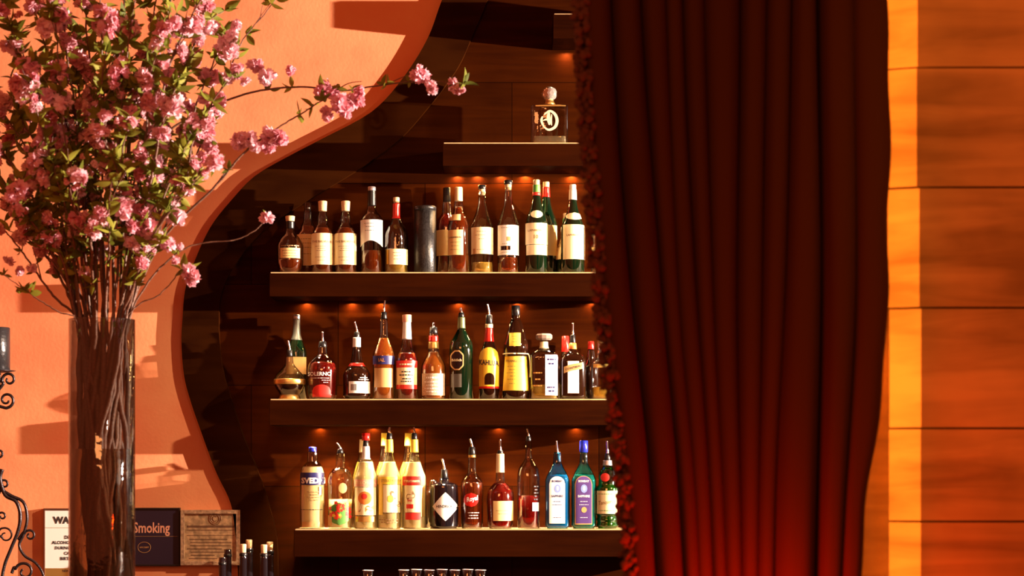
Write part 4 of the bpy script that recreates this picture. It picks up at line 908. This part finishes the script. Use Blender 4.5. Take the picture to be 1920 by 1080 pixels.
for i, (ex, ey, dY) in enumerate(ENDS):
    mx = VC + max(-46, min(48, (ex-VC)*0.22)); my = 602
    mid = [(mx+(ex-mx)*.16+rnd.uniform(-6, 6), my+(ey-my)*.30), (mx+(ex-mx)*.46+rnd.uniform(-14, 14), my+(ey-my)*.58), (mx+(ex-mx)*.76+rnd.uniform(-12, 12), my+(ey-my)*.82)]
    L_ = math.hypot(ex-mx, ey-my)
    branch([(mx, my)]+mid+[(ex, ey)], dY=dY, nb=int(L_/72)+1, nl=int(L_/24)+3, rad=rnd.uniform(3.2, 5.2), seed=30+i, start=0.30, twigs=4)

# ------------------------------------------------------------------ curtain
YK = 4.75
FOLDS = [  # photo x of each fold valley at rows -500, 0, 540, 1080, 2000
 (1075, 1090, 1128, 1185, 1215), (1128, 1148, 1184, 1232, 1262), (1190, 1204, 1242, 1284, 1308), (1240, 1249, 1272, 1310, 1335), (1272, 1281, 1307, 1338, 1360), (1318, 1322, 1336, 1362, 1384),
 (1392, 1391, 1384, 1392, 1404), (1446, 1440, 1432, 1424, 1430), (1500, 1488, 1474, 1453, 1450), (1538, 1534, 1546, 1535, 1520), (1605, 1602, 1606, 1580, 1560), (1668, 1663, 1668, 1618, 1590)]
WEIGHT = [0.3, 1.0, 0.9, 0.35, 0.8, 0.45, 1.0, 0.7, 0.7, 1.3, 0.35, 0.5]
NS = 12; NR = 130
bm = bmesh.new(); G = []; yy = [-560+i*(2130+560)/NR for i in range(NR+1)]
FT = [smooth_tab(list(zip((-560, 0, 540, 1080, 2130), f)), 5) for f in FOLDS]
for y in yy:
    xs = [interp(f, y) for f in FT]; xs[-1] += 4*math.sin(y/95)+2.5*math.sin(y/41+1); row = []
    for i in range(len(xs)-1):
        for j in range(NS):
            t_ = j/NS; wv = WEIGHT[i]*(1-t_)+WEIGHT[i+1]*t_; wd = xs[i+1]-xs[i]
            hump = 1-abs(2*t_-1)**3.2; dv = (WEIGHT[i] if t_ < .5 else WEIGHT[i+1])
            ux = xs[i]+wd*(t_ + 0.10*math.sin(2*PI*t_)*-1*0.0)
            dep = 0.052*dv*(1-hump) + 0.006*math.sin(y/150+i*2.1)*hump - 0.012*hump*(1+0.4*math.sin(i*1.7))
            row.append((ux, dep))
    row.append((xs[-1], 0.05*WEIGHT[-1]))
    G.append([bm.verts.new((X(u, YK), YK+d, Z(y, YK))) for u, d in row])
for r0, r1 in zip(G, G[1:]):
    for a in range(len(r0)-1): bm.faces.new((r1[a], r1[a+1], r0[a+1], r0[a]))
M_CURT, nt, pb = newmat('curtain_velvet'); pb.inputs['Base Color'].default_value = (0.048, 0.0150, 0.0018, 1); pb.inputs['Roughness'].default_value = 0.85
pb.inputs['Sheen Weight'].default_value = 0.04; pb.inputs['Sheen Tint'].default_value = (0.7, 0.10, 0.02, 1); pb.inputs['Specular IOR Level'].default_value = 0.1
wn = nt.nodes.new('ShaderNodeTexNoise'); wn.inputs['Scale'].default_value = 400; tc = nt.nodes.new('ShaderNodeTexCoord'); nt.links.new(tc.outputs['Object'], wn.inputs['Vector'])
bp = nt.nodes.new('ShaderNodeBump'); bp.inputs['Strength'].default_value = 0.3; bp.inputs['Distance'].default_value = 0.001; nt.links.new(wn.outputs['Fac'], bp.inputs['Height']); nt.links.new(bp.outputs['Normal'], pb.inputs['Normal'])
cu = empty('velvet_curtain', (X(1380, YK), YK, Z(2130, YK)), 'long dark red-brown pleated curtain with fringed left edge', 'curtain')
o = mobj('curtain_panel', bm, M_CURT, cu); o.matrix_parent_inverse = Matrix.Translation(-cu.location)
so = o.modifiers.new('thickness', 'SOLIDIFY'); so.thickness = 0.004; so.offset = 1
bm = bmesh.new(); r = random.Random(8); y = -550
while y < 2120:
    x = interp(FT[0], y); 
    for q in range(3):
        c = Vector((X(x-12+q*9+r.uniform(-5, 5), YK), YK-0.004+r.uniform(-.012, .016), Z(y+r.uniform(-6, 6), YK))); m_ = Matrix.Translation(c) @ Matrix.Rotation(r.uniform(-.7, .7), 4, 'Y') @ Matrix.Diagonal((r.uniform(.7, 1.2), 1, r.uniform(.9, 1.5), 1))
        res = bmesh.ops.create_icosphere(bm, subdivisions=2, radius=0.009, matrix=m_)
        for v in res['verts']: v.co += Vector((noise.noise(v.co*120), noise.noise(v.co*120+Vector((5, 0, 0))), noise.noise(v.co*120+Vector((0, 9, 0)))))*0.006
    y += 9
o = mobj('ruffle_trim', bm, plain('ruffle_fabric', (0.085, 0.022, 0.006), 0.9, bump=0.6, bscale=200), cu); o.matrix_parent_inverse = Matrix.Translation(-cu.location)
o['label'] = 'bobbly ruffled edge trim'
bm = bmesh.new(); tube(bm, [(X(1040, YK), YK+0.02, Z(-562, YK)), (X(3000, YK), YK+0.02, Z(-562, YK))], 0.02, 12)
tag(mobj('curtain_rod', bm, M_BLACK), 'black curtain rod above the top of the photo', 'rod')
